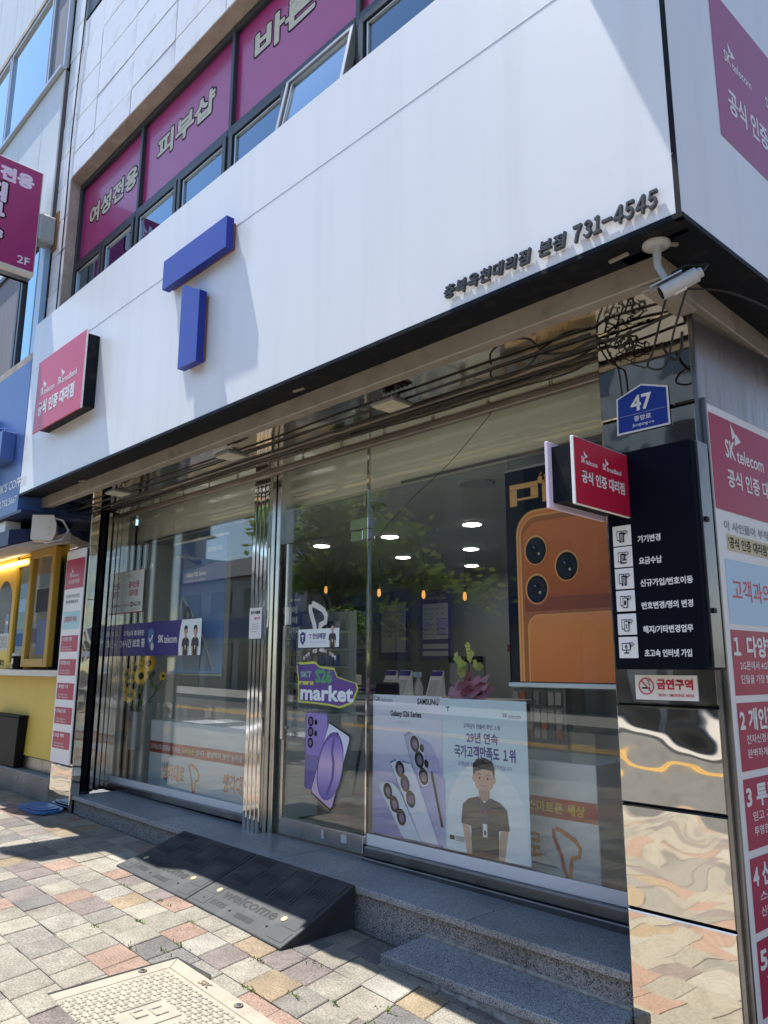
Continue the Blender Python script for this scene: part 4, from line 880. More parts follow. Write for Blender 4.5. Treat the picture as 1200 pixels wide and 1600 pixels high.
leanphone([(.06,.318),(.10,.338),(.19,.345),(.255,.30),(.44,.02),(.29,.02)], M['icy'], M['greyl'], [(.160,.283),(.222,.208),(.286,.135)], 14)
p.stroke([(.545,.44),(.60,.24),(.632,.12)],.018,M['ink'],7); part(p, "print", t)
t, p = sheet_thing("staff_poster", "pale blue poster of a drawn shop assistant with lanyard on the right window", "poster", -3.346, .312, -2.700, 1.206, GY, M['skyp'])
p.poly([(.03,0)]+[(.33-.30*math.cos(R(6*i)), .17+.36*math.sin(R(6*i))) for i in range(31)]+[(.63,0)],M['skyl'],1); p.rect(.03,.835,.06,.845,M['navyp'],1); p.rect(.041,.815,.05,.835,M['navyp'],1); p.text("SK",.475,.80,.51,.823,M['navyp'],1,.02); p.text("telecom",.515,.795,.605,.82,M['navyp'],1,.0)
p.text("고객님이 만들어 주신 １등",.17,.72,.455,.75,M['indigo'],1,.02); p.text("29년 연속",.195,.635,.435,.70,M['indigo'],1,.025); p.text("국가고객만족도 １위",.095,.545,.56,.62,M['indigo'],1,.03); p.text("고객님의 진심에 진심으로 답하겠습니다",.125,.495,.53,.522,M['indigo'],1,.0)
bust(p,.325,.0,.555,2,sx=1.33); p.rect(.05,.06,.09,.085,M['orastr'],1); p.lines(.1,.085,.17,.005,.006,3,M['greyl'],1); part(p, "print", t)
# strip of white film is part of the glazing; small suction discs hold the posters
for k, (x, z) in enumerate(((-3.96,1.19),(-3.385,1.19))):
    t = thing("suction_disc", "clear round suction disc at the top %s of the lilac phone poster" % ("left" if k == 0 else "right"), "suction disc", (x,.01,z), "poster suction discs"); part(MB().lathe((x,.0165,z),(0,-1,0),[(.018,0),(.018,.002),(.006,.006)],M['greyl'],14), "disc", t)

# big hanging fabric poster with an orange phone
t = thing("orange_phone_poster", "huge dark poster of an orange phone with three round cameras hanging behind the glass", "poster", (-2.53,.15,1.28)); X0, Z0, W_, H_ = -2.905, 1.312, .78, 1.315
part(MB().box(X0, .149, Z0, X0+W_, .152, Z0+H_, M['navy']), "sheet", t); part(MB().box(X0-.01,.14,Z0-.028,X0+W_+.01,.16,Z0-.001,M['skyl']), "bottom_rod", t, .004); part(MB().box(X0-.01,.14,Z0+H_+.001,X0+W_+.01,.16,Z0+H_+.016,M['alu']), "top_rod", t, .004)
for x in (X0+.03, X0+W_-.03): part(MB().tube([(x,.15,Z0+H_+.016),(x,.15,2.75)],.0015,M['cable'],5), "cord", t)
p = Print(V(X0,.1488,Z0), V(1,0,0), V(0,0,1), V(0,-1,0))
p.rrect(.075,-.0+.005,1.4,1.04,.16,M['oraD'],1,0,10); p.v = p.v
def clipx(pts, xm): return [(min(a, xm), b) for a, b in pts]
p2 = Print(V(X0,.1488,Z0), V(1,0,0), V(0,0,1), V(0,-1,0))
def half_r(x0, y0, x1, y1, r, m, L):
    pts = [(x1, y0), (x1, y1)] + [(x0+r+r*math.cos(R(90+9*i)), y1-r+r*math.sin(R(90+9*i))) for i in range(11)] + [(x0, y0)]
    p2.poly(pts, m, L)
half_r(.075,.005,W_,1.045,.15,M['oraL'],1); half_r(.088,.005,W_,1.030,.14,M['ora'],2); half_r(.10,.005,W_,1.012,.13,M['oraL'],3); half_r(.112,.005,W_,1.0,.12,mat("orange_mid_print",(.52,.165,.04),.35),4)
half_r(.13,.50,W_,.965,.11,printgrad('orange_plateau_print',1.80,2.28,[(0,(.50,.115,.025)),(.35,(.62,.16,.035)),(1,(.78,.235,.055))]),5); p2.rect(.13,.42,W_,.50,mat("orange_brown_print",(.34,.09,.02),.35),5)
pts = [(W_,.005),(W_,.40)] + [(.145+.08+.08*math.cos(R(90+9*i)), .32+.08*math.sin(R(90+9*i))) for i in range(11)] + [(.145,.005)]
p2.poly(pts, M['oraL'], 5); p2.poly([(a+ (.008 if a < W_ else 0), b-.006 if b > .01 else b) for a, b in pts], printgrad('orange_back_print',1.31,1.72,[(0,(.78,.23,.055)),(.5,(.90,.28,.07)),(1,(.97,.36,.10))]), 6)
for (cx_, cz_) in ((.222,.788),(.435,.675),(.222,.552)):
    p2.ell(cx_,cz_,.088,.098,M['oraD'],7,30); p2.ell(cx_-.002,cz_+.003,.082,.092,M['oraL'],8,30); p2.ell(cx_,cz_,.074,.083,M['ink'],9,30); p2.ell(cx_,cz_,.058,.066,mat("lens_dark",(.015,.02,.03),.15),10,30); p2.ell(cx_,cz_,.03,.035,M['ink'],11,20); p2.ell(cx_+.022,cz_-.022,.008,.009,M['greyl'],12,10); p2.ell(cx_-.012,cz_+.02,.007,.008,M['midb'],12,10)
gp = mat("gold_print",(.85,.50,.19),.4)
def blk_(pts): p2.poly([(.035+a_*1.0, 1.085+b_) for a_, b_ in pts], gp, 1)
blk_([(0,0),(.055,0),(.055,.105),(0,.105)]); blk_([(0,.107),(.215,.107),(.215,.14),(0,.14)]); blk_([(.16,.048),(.215,.048),(.215,.105),(.16,.105)]); blk_([(.057,.033),(.215,.033),(.215,.047),(.057,.047)])
blk_([(.245,0),(.30,0),(.30,.105),(.245,.105)]); blk_([(.245,.107),(.46,.107),(.46,.14),(.245,.14)]); blk_([(.405,.048),(.46,.048),(.46,.105),(.405,.105)]); blk_([(.302,.033),(.46,.033),(.46,.047),(.302,.047)]); blk_([(.36,0),(.44,0),(.40,.031),(.32,.031)])
blk_([(.49,0),(.545,0),(.545,.14),(.49,.14)]); blk_([(.65,0),(.705,0),(.705,.14),(.65,.14)]); blk_([(.546,.108),(.649,.108),(.649,.14),(.546,.14)]); blk_([(.546,0),(.649,0),(.649,.032),(.546,.032)]); p2.text("iPhone",.295,1.205,.52,1.26,M['oraL'],1,.02)
p2.ell(.268,1.228,.020,.024,M['oraL'],1,18); p2.ell(.292,1.232,.010,.011,M['navy'],2,12); p2.poly([(.266,1.256),(.272,1.27),(.281,1.275),(.277,1.262)],M['oraL'],1)
part(p2, "print", t)

# hanging blue phone poster behind the left window
t = thing("blue_phone_poster", "tall blue hanging poster of a silver phone behind the left window", "poster", (-6.70,.2,1.32)); X0, Z0, W_, H_ = -7.19, 1.335, .985, 1.295
part(MB().box(X0, .199, Z0, X0+W_, .202, Z0+H_, M['midb']), "sheet", t); part(MB().box(X0-.02,.188,Z0-.026,X0+W_+.02,.212,Z0-.001,M['alu']), "bottom_rod", t, .004); part(MB().box(X0-.02,.188,Z0+H_+.001,X0+W_+.02,.212,Z0+H_+.024,M['white']), "top_rod", t, .004)
p = Print(V(X0,.1988,Z0), V(1,0,0), V(0,0,1), V(0,-1,0)); p.rect(0,0,W_,H_,printgrad('blue_blend_print',1.33,2.63,[(0,(.26,.42,.70)),(.4,(.13,.25,.52)),(.7,(.06,.13,.34)),(1,(.10,.20,.44))]),1)
p.text("SAMSUNG",.64,1.16,.90,1.205,M['white'],2,.05); p.text("SK",.04,1.16,.09,1.19,M['white'],2,.03); p.text("telecom",.10,1.155,.22,1.188,M['white'],2,.0); p.text("Galaxy S26 Series",.26,.925,.63,.985,M['white'],2,.03); p.text("이토록 강력한 AI폰, 더 완벽해지다",.26,.885,.62,.912,M['white'],2,.0)
p.poly([(.16,.66),(.20,.76),(.38,.62),(.66,.33),(.86,.02),(.55,.02),(.22,.20),(.10,.02),(.05,.02)],M['greyl'],3); p.poly([(.20,.74),(.37,.60),(.64,.32),(.84,.02),(.30,.02)],printgrad('blue_phone_print',1.35,2.1,[(0,(.20,.32,.52)),(.5,(.07,.12,.24)),(1,(.02,.04,.10))]),4)
for (a, b) in ((.33,.56),(.40,.44),(.48,.30)): p.ell(a,b,.075,.095,M['navyp'],5,22,0,.35); p.ell(a,b,.06,.078,M['ink'],6,22,0,.35); p.ell(a+.01,b,.03,.04,M['grey'],7,14,0,.35)
for (a, b) in ((.47,.50),(.53,.40)): p.ell(a,b,.03,.04,M['ink'],5,16,0,.35)
part(p, "print", t)
t, p = sheet_thing("dark_poster", "dark navy poster with white slogan hung deeper behind the left window", "poster", -6.42, 1.55, -5.92, 2.10, .9, M['navyp'])
p.text("내폰에",.14,.36,.42,.43,M['white'],1,.02); p.text("당신의",.10,.26,.42,.33,M['white'],1,.02); p.text("가치를 더하다",.10,.16,.46,.23,M['white'],1,.02); p.text("SK telecom",.3,.48,.46,.51,M['white'],1,.02); part(p, "print", t)

# ================================================================ INSIDE THE SHOP
def cabinet(x0, x1, label, logos):
    t = thing("display_cabinet", label, "cabinet", ((x0+x1)/2, .5, .15), "white display cabinets behind the glass"); y0 = .24
    part(MB().box(x0, y0, .15, x1, .72, .86, M['cab']), "body", t, .004)
    part(MB().box(x0, y0-.002, .545, x1, y0-.0005, .655, M['cabred']), "red_band", t)
    part(MB().box(x0, y0, 1.032, x1, .72, 1.042, M['glass']), "glass_top", t); g_ = MB(); g_.box(x0, y0, .8605, x1, y0+.008, 1.0315, M['glass']); g_.box(x0+.001,.712,.8605,x1-.001,.72,1.0315,M['glass']); part(g_, "glass_front", t)
    p = Print(V(x0, y0-.0022, .15), V(1,0,0), V(0,0,1), V(0,-1,0))
    for (xa, kind) in logos:
        if kind == 'a': p.text("고객님께 감동을 드리는", xa, .425, xa+.60, .478, M['white'], 1, .02); p.text("모바일폰", xa+.62, .425, xa+.86, .478, M['yl'], 1, .02); p.text("입니다", xa+.89, .425, xa+1.03, .478, M['white'], 1, .02)
        if kind == 'b': p.text("상상하지 못한 놀라운", xa, .425, xa+.58, .478, M['white'], 1, .02); p.text("스마트폰 세상", xa+.61, .42, xa+1.0, .482, M['yl'], 1, .03)
        if kind in 'ab': p.text("생각대로", xa+.28, .15, xa+.70, .31, M['orastr'], 1, .02); p.tlogo(xa+.78,.08,.27,M['redstr'],M['orastr'],1,.09)
    part(p, "print", t); return t
cabinet(-7.55, -5.42, "white display cabinet with red slogan band behind the left window", [(.02,'a'),(1.10,'b')])
cabinet(-3.95, -2.40, "white display cabinet with red slogan band behind the right window posters", [(.47,'b')])
# sunflowers
t = thing("sunflower_bunch", "bunch of yellow sunflowers in a grey vase inside the left window", "flowers", (-7.8,.22,.9))
part(MB().lathe((-7.80,.2,.55),(0,0,1),[(.07,0),(.09,.12),(.06,.3),(.075,.38)],mat("vase_grey",(.3,.32,.33),.4),16), "vase", t)
for (x, z, r, y) in ((-7.965,1.305,.085,.13),(-7.785,1.375,.085,.15),(-7.50,1.43,.095,.14),(-7.56,1.30,.095,.10),(-7.805,1.205,.085,.09),(-7.80,1.10,.085,.11),(-8.02,1.15,.06,.2),(-7.32,1.30,.045,.22)):
    part(MB().tube([(-7.80,.2,.9),((x-7.8)/2,y+.03,(z+.9)/2),(x,y+.02,z)],.006,M['leaf'],5), "stem", t)
    h = MB(); c = V(x,y,z); n = V(.35+random.gauss(0,.15),-1,.1+random.gauss(0,.2)).normalized(); a = n.orthogonal().normalized(); b_ = n.cross(a)
    for q in range(30):
        an = 2*math.pi*q/15 + (.2 if q >= 15 else 0); d = a*math.cos(an)+b_*math.sin(an); e = n.cross(d); rr = r*random.uniform(.88,1.1)
        h.add([c+d*r*.35, c+d*rr*.68+e*r*.17+n*.008, c+d*rr+n*random.uniform(-.01,.015), c+d*rr*.68-e*r*.17+n*.008], [(0,1,2,3)], M['petal'])
    h.lathe(c, n, [(r*.36,-.004),(r*.34,.008),(r*.16,.014)], M['seed'], 14); part(h, "flower_head", t)
lf = MB()
for q in range(26):
    x, z, y = random.uniform(-8.02,-7.4), random.uniform(1.0,1.35), random.uniform(.16,.24); a = V(random.gauss(0,1),random.gauss(0,.4),random.gauss(0,1)).normalized(); e = a.orthogonal().normalized(); s = .045
    lf.add([V(x,y,z)-a*s,V(x,y,z)+e*s*.45,V(x,y,z)+a*s,V(x,y,z)-e*s*.45],[(0,1,2,3)],M['leaf'])
part(lf, "foliage", t)
# orchid wrapped with a pink bow on the right cabinet
t = thing("orchid_pot", "lime orchid in a pot wrapped with a pink ribbon behind the poster tops", "potted plant", (-3.47,.5,1.043)); ox, oy = -3.47, .48
part(MB().lathe((ox,oy,1.043),(0,0,1),[(.05,0),(.075,.15),(.08,.16)],M['pot'],16), "pot", t)
bw = MB()
for q in range(26):
    an = q*2.4; r = random.uniform(.05,.13); c = V(ox+r*math.cos(an), oy-.05+.4*r*math.sin(an), 1.235+random.gauss(0,.035)); d = V(math.cos(an),math.sin(an)*.5,random.gauss(0,.4)).normalized(); e = d.orthogonal().normalized(); s = random.uniform(.04,.075)
    pts = [c - d*s*.6]; k_ = 5
    P_ = []
    for i in range(k_):
        f_ = i/(k_-1); P_ += [c + d*s*(2*f_-1) + e*s*(.5+.35*math.sin(f_*9)) , c + d*s*(2*f_-1) - e*s*(.5+.3*math.cos(f_*7)) + e.cross(d)*s*.35*math.sin(f_*6)]
    bw.add(P_, [(2*i,2*i+1,2*i+3,2*i+2) for i in range(k_-1)], M['bow'], True)
part(bw, "ribbon", t)
part(MB().tube([(ox,oy,1.15),(ox-.02,oy-.02,1.35),(ox+.02,oy-.05,1.5)],.005,M['leaf'],5), "stem", t)
for q in range(15):
    c = V(ox+random.gauss(-.01,.06), oy-.06+random.gauss(0,.025), 1.41+random.gauss(0,.055)); h = MB(); n = V(random.gauss(0,.5),-1,random.gauss(0,.4)).normalized(); a = n.orthogonal().normalized(); b_ = n.cross(a)
    for i in range(5):
        an = 1.2566*i + q; d = a*math.cos(an)+b_*math.sin(an); e = n.cross(d); s = .036
        h.add([c, c+d*s*.6+e*s*.45, c+d*s+n*.006, c+d*s*.6-e*s*.45], [(0,1,2,3)], M['orch'])
    part(h, "flower", t)
lf = MB()
for q in range(7):
    an = q*.9; d = V(math.cos(an),math.sin(an)*.5,.35); e = V(-d.y,d.x,0); c = V(ox,oy,1.2); lf.add([c,c+d*.07+e*.02,c+d*.14-V(0,0,.02),c+d*.07-e*.02],[(0,1,2,3)],M['leaf'])
part(lf, "foliage", t)
# framed notices on the back wall
BY = 4.7
def at_back(px_, z_): return px_
posters = [(-9.75,-9.06,1.50,2.55,'pale'),(-8.80,-8.15,1.50,2.55,'navy'),(-7.92,-7.30,1.50,2.52,'indigo')]
labs = ["framed pale chart on the back wall, leftmost of the three charts","framed navy chart in the middle of the back wall row","framed indigo price chart nearest the orchid on the back wall"]
for (x0, x1, z0, z1, k), lb in zip(posters, labs):
    t, p = sheet_thing("wall_chart", lb, "wall chart", x0, z0, x1, z1, BY, {'pale':M['midb'],'navy':M['indD'],'indigo':mat("indigo_soft_print",(.10,.09,.24),.45)}[k], "framed charts on the shop's back wall", .01)
    W_, H_ = x1-x0, z1-z0
    part(MB().box(x0-.06,BY+.001,z0-.04,x1+.06,BY+.012,z1+.05,M['glass']), "acrylic_cover", t)
    if k == 'pale': p.rect(.1,.42,W_-.02,H_*.82,M['indD'],1); p.rect(.2,.44,W_-.05,H_*.74,M['greyl'],2); p.text("이용가격표",.25,.89*H_,.5,.93*H_,M['navyp'],1); [p.rect(.05,.3-.12*q,W_-.03,.36-.12*q,M['indD'] if q % 2 == 0 else M['greyl'],1) for q in range(3)]
    else:
        p.rect(.06,.12 if k == 'navy' else .3,W_-.06,H_*.80,M['greyl'],1)
        for r in range(6):
            for c in range(4): p.rect(.09+c*(W_-.16)/4,.36+r*.075,.09+(c+.6)*(W_-.16)/4,.375+r*.075,M['grey'],2)
        if k == 'indigo': p.text("T월드 제휴 할인카드",.05,.86*H_,.38,.90*H_,M['white'],1); p.rect(.07,.42,.2,.55,M['lilac'],2); p.rect(.36,.36,.56,.6,M['lilac'],2); [p.rect(.06,.06+.1*q,W_-.06,.13+.1*q,M['greyl'],1) for q in range(2)]
    part(p, "print", t)
t, p = sheet_thing("price_poster", "light blue price poster on the wall beside the orange phone poster", "poster", -6.0, 1.78, -5.45, 2.45, BY, M['skyb'])
p.text("모두의 통신",.06,.5,.4,.58,M['white'],1,.03); p.text("통신비",.08,.38,.42,.46,M['navyp'],1,.03); p.rect(.3,.08,.52,.3,M['white'],1); part(p, "print", t)
t = thing("red_shelf_sign", "red strip sign above the accessory rack", "sign", (-5.6,4.5,1.60)); part(MB().box(-6.1,4.4,1.60,-5.35,4.45,1.69,M['crim']), "board", t); pr = Print(V(-6.1,4.399,1.60),V(1,0,0),V(0,0,1),V(0,-1,0)); pr.text("SK telecom",.25,.03,.5,.065,M['white'],1); part(pr,"lettering",t)
t = thing("accessory_rack", "rack of small packaged phone accessories below the red strip sign", "rack", (-5.6,4.5,.14)); part(MB().box(-6.1,4.46,.14,-5.3,4.6,1.58,M['wall']), "back_panel", t)
for r in range(5):
    for c in range(7):
        part(MB().box(-6.05+c*.105,4.42,.55+r*.2,-5.97+c*.105,4.455,.70+r*.2,random.choice([M['wplast'],M['greyl'],M['grey'],M['white'],M['orastr']])), "package", t)
# service desk with leaflet stands
t = thing("service_desk", "grey service desk across the back of the shop", "desk", (-6.5,3.0,.14)); part(MB().box(-8.3,2.75,.14,-5.0,3.3,1.02,M['desk']), "body", t); part(MB().box(-8.35,2.70,1.021,-4.95,3.35,1.06,M['cab']), "desk_top", t)
for k, (x, lb) in enumerate(((-6.72,"blue topped leaflet stand on the desk, leftmost of three"),(-6.48,"blue topped leaflet stand on the desk, middle of three"),(-5.98,"blue topped leaflet stand on the desk beside the spray bottle"))):
    t = thing("leaflet_stand", lb, "leaflet stand", (x,2.85,1.06), "leaflet stands on the desk"); bb = MB(); bb.add([(x-.09,2.80,1.062),(x+.09,2.80,1.062),(x+.09,2.92,1.36),(x-.09,2.92,1.36),(x-.09,2.95,1.062),(x+.09,2.95,1.062)],[(0,1,2,3),(4,3,2,5),(0,3,4),(1,5,2),(0,4,5,1)],M['white']); part(bb,"card",t)
    bb = MB(); bb.add([(x-.085,2.892,1.30),(x+.085,2.892,1.30),(x+.085,2.914,1.355),(x-.085,2.914,1.355)],[(0,1,2,3)],M['indigo']); bb.add([(x-.07,2.802,1.08),(x+.07,2.802,1.08),(x+.07,2.872,1.255),(x-.07,2.872,1.255)],[(0,1,2,3)],M['greyl']); part(bb,"print",t)
t = thing("spray_bottle", "blue headed spray bottle on the desk between leaflet stands", "spray bottle", (-6.22,2.85,1.06)); part(MB().lathe((-6.22,2.85,1.062),(0,0,1),[(.05,0),(.055,.1),(.02,.19),(.02,.22)],M['greyl'],14),"bottle",t); part(MB().box(-6.28,2.82,1.283,-6.19,2.88,1.34,M['skyb']),"trigger_head",t,.006)
t = thing("monitor", "black backed monitor on the service desk", "monitor", (-5.7,3.1,1.06)); part(MB().box(-5.92,3.05,1.2,-5.42,3.09,1.52,M['grey']),"screen",t,.006); part(MB().box(-5.92,3.04,1.45,-5.42,3.0495,1.52,M['ink']),"top_bezel",t); part(MB().box(-5.7,3.06,1.062,-5.64,3.1,1.2,M['ink']),"stand",t)
t = thing("document_tray", "low stack of dark document trays on the desk", "tray", (-7.0,2.9,1.06)); [part(MB().box(-7.25,2.78,1.062+.045*q,-6.85,3.0,1.09+.045*q,M['indD'] if q % 2 else M['desk']),"tray",t) for q in range(3)]
t = thing("tissue_stack", "white papers and blue cloth heaped on the desk", "papers", (-7.6,2.9,1.06)); part(MB().box(-7.75,2.8,1.062,-7.4,3.05,1.30,M['wplast']),"carton",t,.01); part(MB().lathe((-7.58,2.9,1.30),(.1,0,1),[(.13,0),(.12,.05),(.05,.1)],M['skyb'],9),"cloth",t)
t = thing("stool", "dark round stool standing behind the door glass", "stool", (-5.6,1.6,.14)); part(MB().lathe((-5.6,1.6,.86),(0,0,1),[(.19,0),(.2,.03),(.19,.07)],M['ink'],20),"seat",t); part(MB().box(-5.77,1.72,.94,-5.43,1.76,1.25,M['ink']),"backrest",t,.02)
for q in range(4): part(MB().tube([(-5.6+.12*math.cos(q*1.57+.8),1.6+.12*math.sin(q*1.57+.8),.86),(-5.6+.24*math.cos(q*1.57+.8),1.6+.24*math.sin(q*1.57+.8),.141)],.014,M['ink'],6),"leg",t)
t = thing("round_table", "small round consultation table deeper behind the door", "table", (-5.0,2.2,.14)); part(MB().lathe((-5.0,2.2,.85),(0,0,1),[(.36,0),(.36,.03)],M['cab'],24),"table_top",t); part(MB().tube([(-5.0,2.2,.16),(-5.0,2.2,.85)],.035,M['steel'],10),"column",t); part(MB().lathe((-5.0,2.2,.141),(0,0,1),[(.22,0),(.2,.02)],M['steel'],20),"foot",t)
t = thing("potted_tree", "bushy green potted plant behind the door film", "potted plant", (-6.6,2.0,.14)); part(MB().lathe((-6.6,2.0,.142),(0,0,1),[(.14,0),(.19,.35)],M['desk'],16),"pot",t); part(MB().tube([(-6.6,2,.45),(-6.58,2,1.6)],.025,M['bark'],8),"trunk",t)
lf = MB()
for q in range(420):
    d = Vector((random.gauss(0,1),random.gauss(0,1),random.gauss(0,1))).normalized()*.26*random.uniform(.6,1.05); c = V(-6.58,2,1.82)+d; a = V(random.gauss(0,1),random.gauss(0,1),random.gauss(0,1)).normalized(); e = a.orthogonal(); s = .04; lf.add([c-a*s,c+e*s*.4,c+a*s,c-e*s*.4],[(0,1,2,3)],M['leaf'])
part(lf,"foliage",t)
# accessory boxes on a stand behind the left window
t = thing("phone_stand", "white stepped stand with rows of small phone models behind the left window", "display stand", (-6.15,1.2,.14)); part(MB().box(-6.75,1.1,.14,-5.75,1.6,.95,M['cab']),"base",t)
part(MB().box(-6.7,1.4,.951,-5.8,1.5,1.95,M['wall']),"back_panel",t)
for r in range(5):
    part(MB().box(-6.7,1.24,1.05+r*.17,-5.8,1.398,1.065+r*.17,M['wall']),"shelf",t)
    for c in range(8): part(MB().box(-6.66+c*.108,1.3,1.066+r*.17,-6.60+c*.108,1.315,1.17+r*.17,random.choice([M['ink'],M['grey'],M['greyl'],M['midb'],M['lilac']])),"phone_model",t)
# ceiling lights, speakers and pendants
lamps = [(-6.68,1.75,"in the front row, furthest from the orange poster"),(-5.68,1.85,"in the front row, middle one"),(-4.61,1.9,"in the front row, nearest the orange poster"),(-6.66,3.05,"in the second row, left one"),(-5.62,3.11,"in the second row, right one"),(-6.56,4.27,"alone in the back row")]
for x, y, lb in lamps:
    t = thing("ceiling_light", "lit round recessed ceiling light " + lb, "ceiling light", (x,y,zc), "round ceiling lights"); part(MB().lathe((x,y,zc-.001),(0,0,-1),[(.105,0),(.105,.006),(.09,.008)],M['white'],24),"rim",t); part(MB().lathe((x,y,zc-.0095),(0,0,-1),[(.088,0),(.084,.004)],M['lampon'],24),"lens",t)
for x, y, lb in ((-3.52,.62,"nearest the orange poster"),(-4.68,.62,"above the door joint")):
    t = thing("ceiling_speaker", "grey round ceiling speaker " + lb, "speaker", (x,y,zc), "round ceiling speakers"); part(MB().lathe((x,y,zc-.001),(0,0,-1),[(.14,0),(.14,.008),(.12,.012)],M['grey'],24),"grille",t)
for k, (x, z) in enumerate(((-8.09,2.42),(-7.04,2.31),(-6.27,2.24),(-5.63,2.18))):
    t = thing("pendant_bulb", "amber pendant bulb hanging by the back wall, %s" % ("leftmost, partly behind the door joint","second of four","third of four","nearest the orange poster")[k], "pendant light", (x,3.0,z), "amber pendant bulbs"); part(MB().tube([(x,3,z+.12),(x,3,zc)],.004,M['cable'],5),"cord",t); part(MB().lathe((x,3,z+.06),(0,0,1),[(.02,0),(.022,.06)],M['cable'],10),"socket",t); part(MB().lathe((x,3,z-.04),(0,0,1),[(.008,0),(.022,.02),(.022,.06),(.014,.098)],M['bulb'],12),"bulb",t)

# ================================================================ NEIGHBOUR: cafe and the floors above it
NB = thing("neighbour_building", "neighbouring building with pale cladding above a yellow cafe front", "building", (-12, 0, 0)); ny = -1.0
b = MB(); b.box(-16, ny+.02, 6.19, -8.27, 6, 8.30, M['grout']); b.box(-16, ny+.02, 9.9, -8.27, 6, 14, M['grout']); b.box(-16, ny+.4, 4.62, -8.27, 6, 6.188, M['wall']); b.box(-16, ny+.4, 8.302, -8.27, 6, 9.898, M['wall']); part(b, "wall_core", NB)
# cladding panels with a window band
cm = {}
def clad(x0, z0, x1, z1, y=ny):
    k = (round(x1-x0,2), round(z1-z0,2))
    if k not in cm:
        w_, h_ = x1-x0-.008, z1-z0-.008; e = .004; bb = MB()
        bb.add([(-w_/2,.018,-h_/2),(w_/2,.018,-h_/2),(w_/2,.018,h_/2),(-w_/2,.018,h_/2),(-w_/2,e,-h_/2),(w_/2,e,-h_/2),(w_/2,e,h_/2),(-w_/2,e,h_/2),(-w_/2+e,0,-h_/2+e),(w_/2-e,0,-h_/2+e),(w_/2-e,0,h_/2-e),(-w_/2+e,0,h_/2-e)],[(0,1,5,4),(1,2,6,5),(2,3,7,6),(3,0,4,7),(4,5,9,8),(5,6,10,9),(6,7,11,10),(7,4,8,11),(8,9,10,11)],M['clad']); cm[k] = bb.mesh("cladding_panel")
    o = bpy.data.objects.new("cladding_panel", cm[k]); COL.objects.link(o); o.parent = NB; o.location = V((x0+x1)/2, y, (z0+z1)/2) - WL[NB.name]
xs = [-8.27, -8.86, -9.66, -10.46, -11.26, -12.06, -12.86, -13.66]
for a, c in zip(xs[:-1], xs[1:]):
    clad(c, 6.2, a, 8.30); clad(c, 9.95, a, 12.2)
part(MB().box(-14, ny-.05, 8.305, -8.27, ny+.02, 8.345, M['alu']), "window_sill", NB); part(MB().box(-14, ny-.02, 9.86, -8.27, ny+.02, 9.94, M['conc']), "window_head", NB)
for k, (a, c) in enumerate(((-8.84,-8.28),(-10.38,-8.87),(-11.9,-10.41),(-13.4,-11.93))):
    wn = thing("window", None, None, (a, ny, 8.35)); wn.parent = NB; wn.location = V(a, ny, 8.35) - WL[NB.name]
    fb = MB(); fb.box(a,ny-.01,8.35,a+.04,ny+.05,9.85,M['alu']); fb.box(c-.04,ny-.01,8.35,c,ny+.05,9.85,M['alu']); fb.box(a+.04,ny-.008,8.35,c-.04,ny+.05,8.40,M['alu']); fb.box(a+.04,ny-.008,9.80,c-.04,ny+.05,9.85,M['alu']); part(fb,"frame",wn,.004)
    part(MB().box(a+.04,ny+.022,8.40,c-.04,ny+.03,9.80,M['bglass'] if k not in (0,) else M['curt']),"pane",wn)
part(MB().box(-16, ny+.1, 8.31, -8.28, ny+.14, 9.89, M['curt']), "curtain", NB); part(MB().box(-16, ny+.1, 4.64, -8.43, ny+.14, 6.18, M['curt']), "curtain", NB)
# dark glazed band between cafe sign and cladding
part(MB().box(-8.42, ny-.02, 4.66, -8.27, ny+.04, 6.19, mat("sky_reflection",(.24,.38,.55),.3)), "edge_strip", NB)  # blue sky reflected in the dark glazing, put into this strip's colour
for k, (a, c) in enumerate(((-9.0,-8.44),(-10.6,-9.03),(-12.2,-10.63))):
    wn = thing("window", None, None, (a, ny, 4.66)); wn.parent = NB; wn.location = V(a, ny, 4.66) - WL[NB.name]
    fb = MB(); m_ = M['gframe']; fb.box(a,ny-.01,4.66,a+.06,ny+.05,6.19,m_); fb.box(c-.06,ny-.01,4.66,c,ny+.05,6.19,m_); fb.box(a+.06,ny-.008,4.66,c-.06,ny+.05,4.72,m_); fb.box(a+.06,ny-.008,6.13,c-.06,ny+.05,6.19,m_); part(fb,"frame",wn,.004)
    part(MB().box(a+.06,ny+.022,4.72,c-.06,ny+.03,6.13,M['curt'] if k else M['uglass']),"pane",wn)
part(MB().box(-16, FY+.01, 4.57, -8.03, ny+.1, 4.65, M['conc']), "ledge", NB)
# cafe sign fascia
CS = thing("cafe_sign", "blue cafe fascia with raised blue letters and white phone line", "shop sign", (-12, FY, 2.9))
part(MB().box(-16, FY, 2.93, -8.03, -.3, 4.56, M['cafeblue']), "fascia_panel", CS)
part(MB().box(-16, FY-.004, 2.90, -7.9, -.3, 2.929, M['cafenavy']), "underside", CS)
bb = MB(); bb.prism((V(0,FY,0),V(1,0,0),V(0,0,1),V(0,-1,0)), [(-8.75,3.50),(-8.27,3.50),(-8.27,3.80),(-8.44,3.80),(-8.62,3.78),(-8.62,3.92),(-8.75,3.92)], .002, .14, M['cafeblue']); part(bb,"raised_letter",CS,.004)
bb = MB(); bb.prism((V(0,FY,0),V(1,0,0),V(0,0,1),V(0,-1,0)), [(-9.3,3.3),(-8.95,3.3),(-8.95,4.1),(-9.3,4.1)], .002, .14, M['cafeblue']); part(bb,"raised_letter",CS,.004)
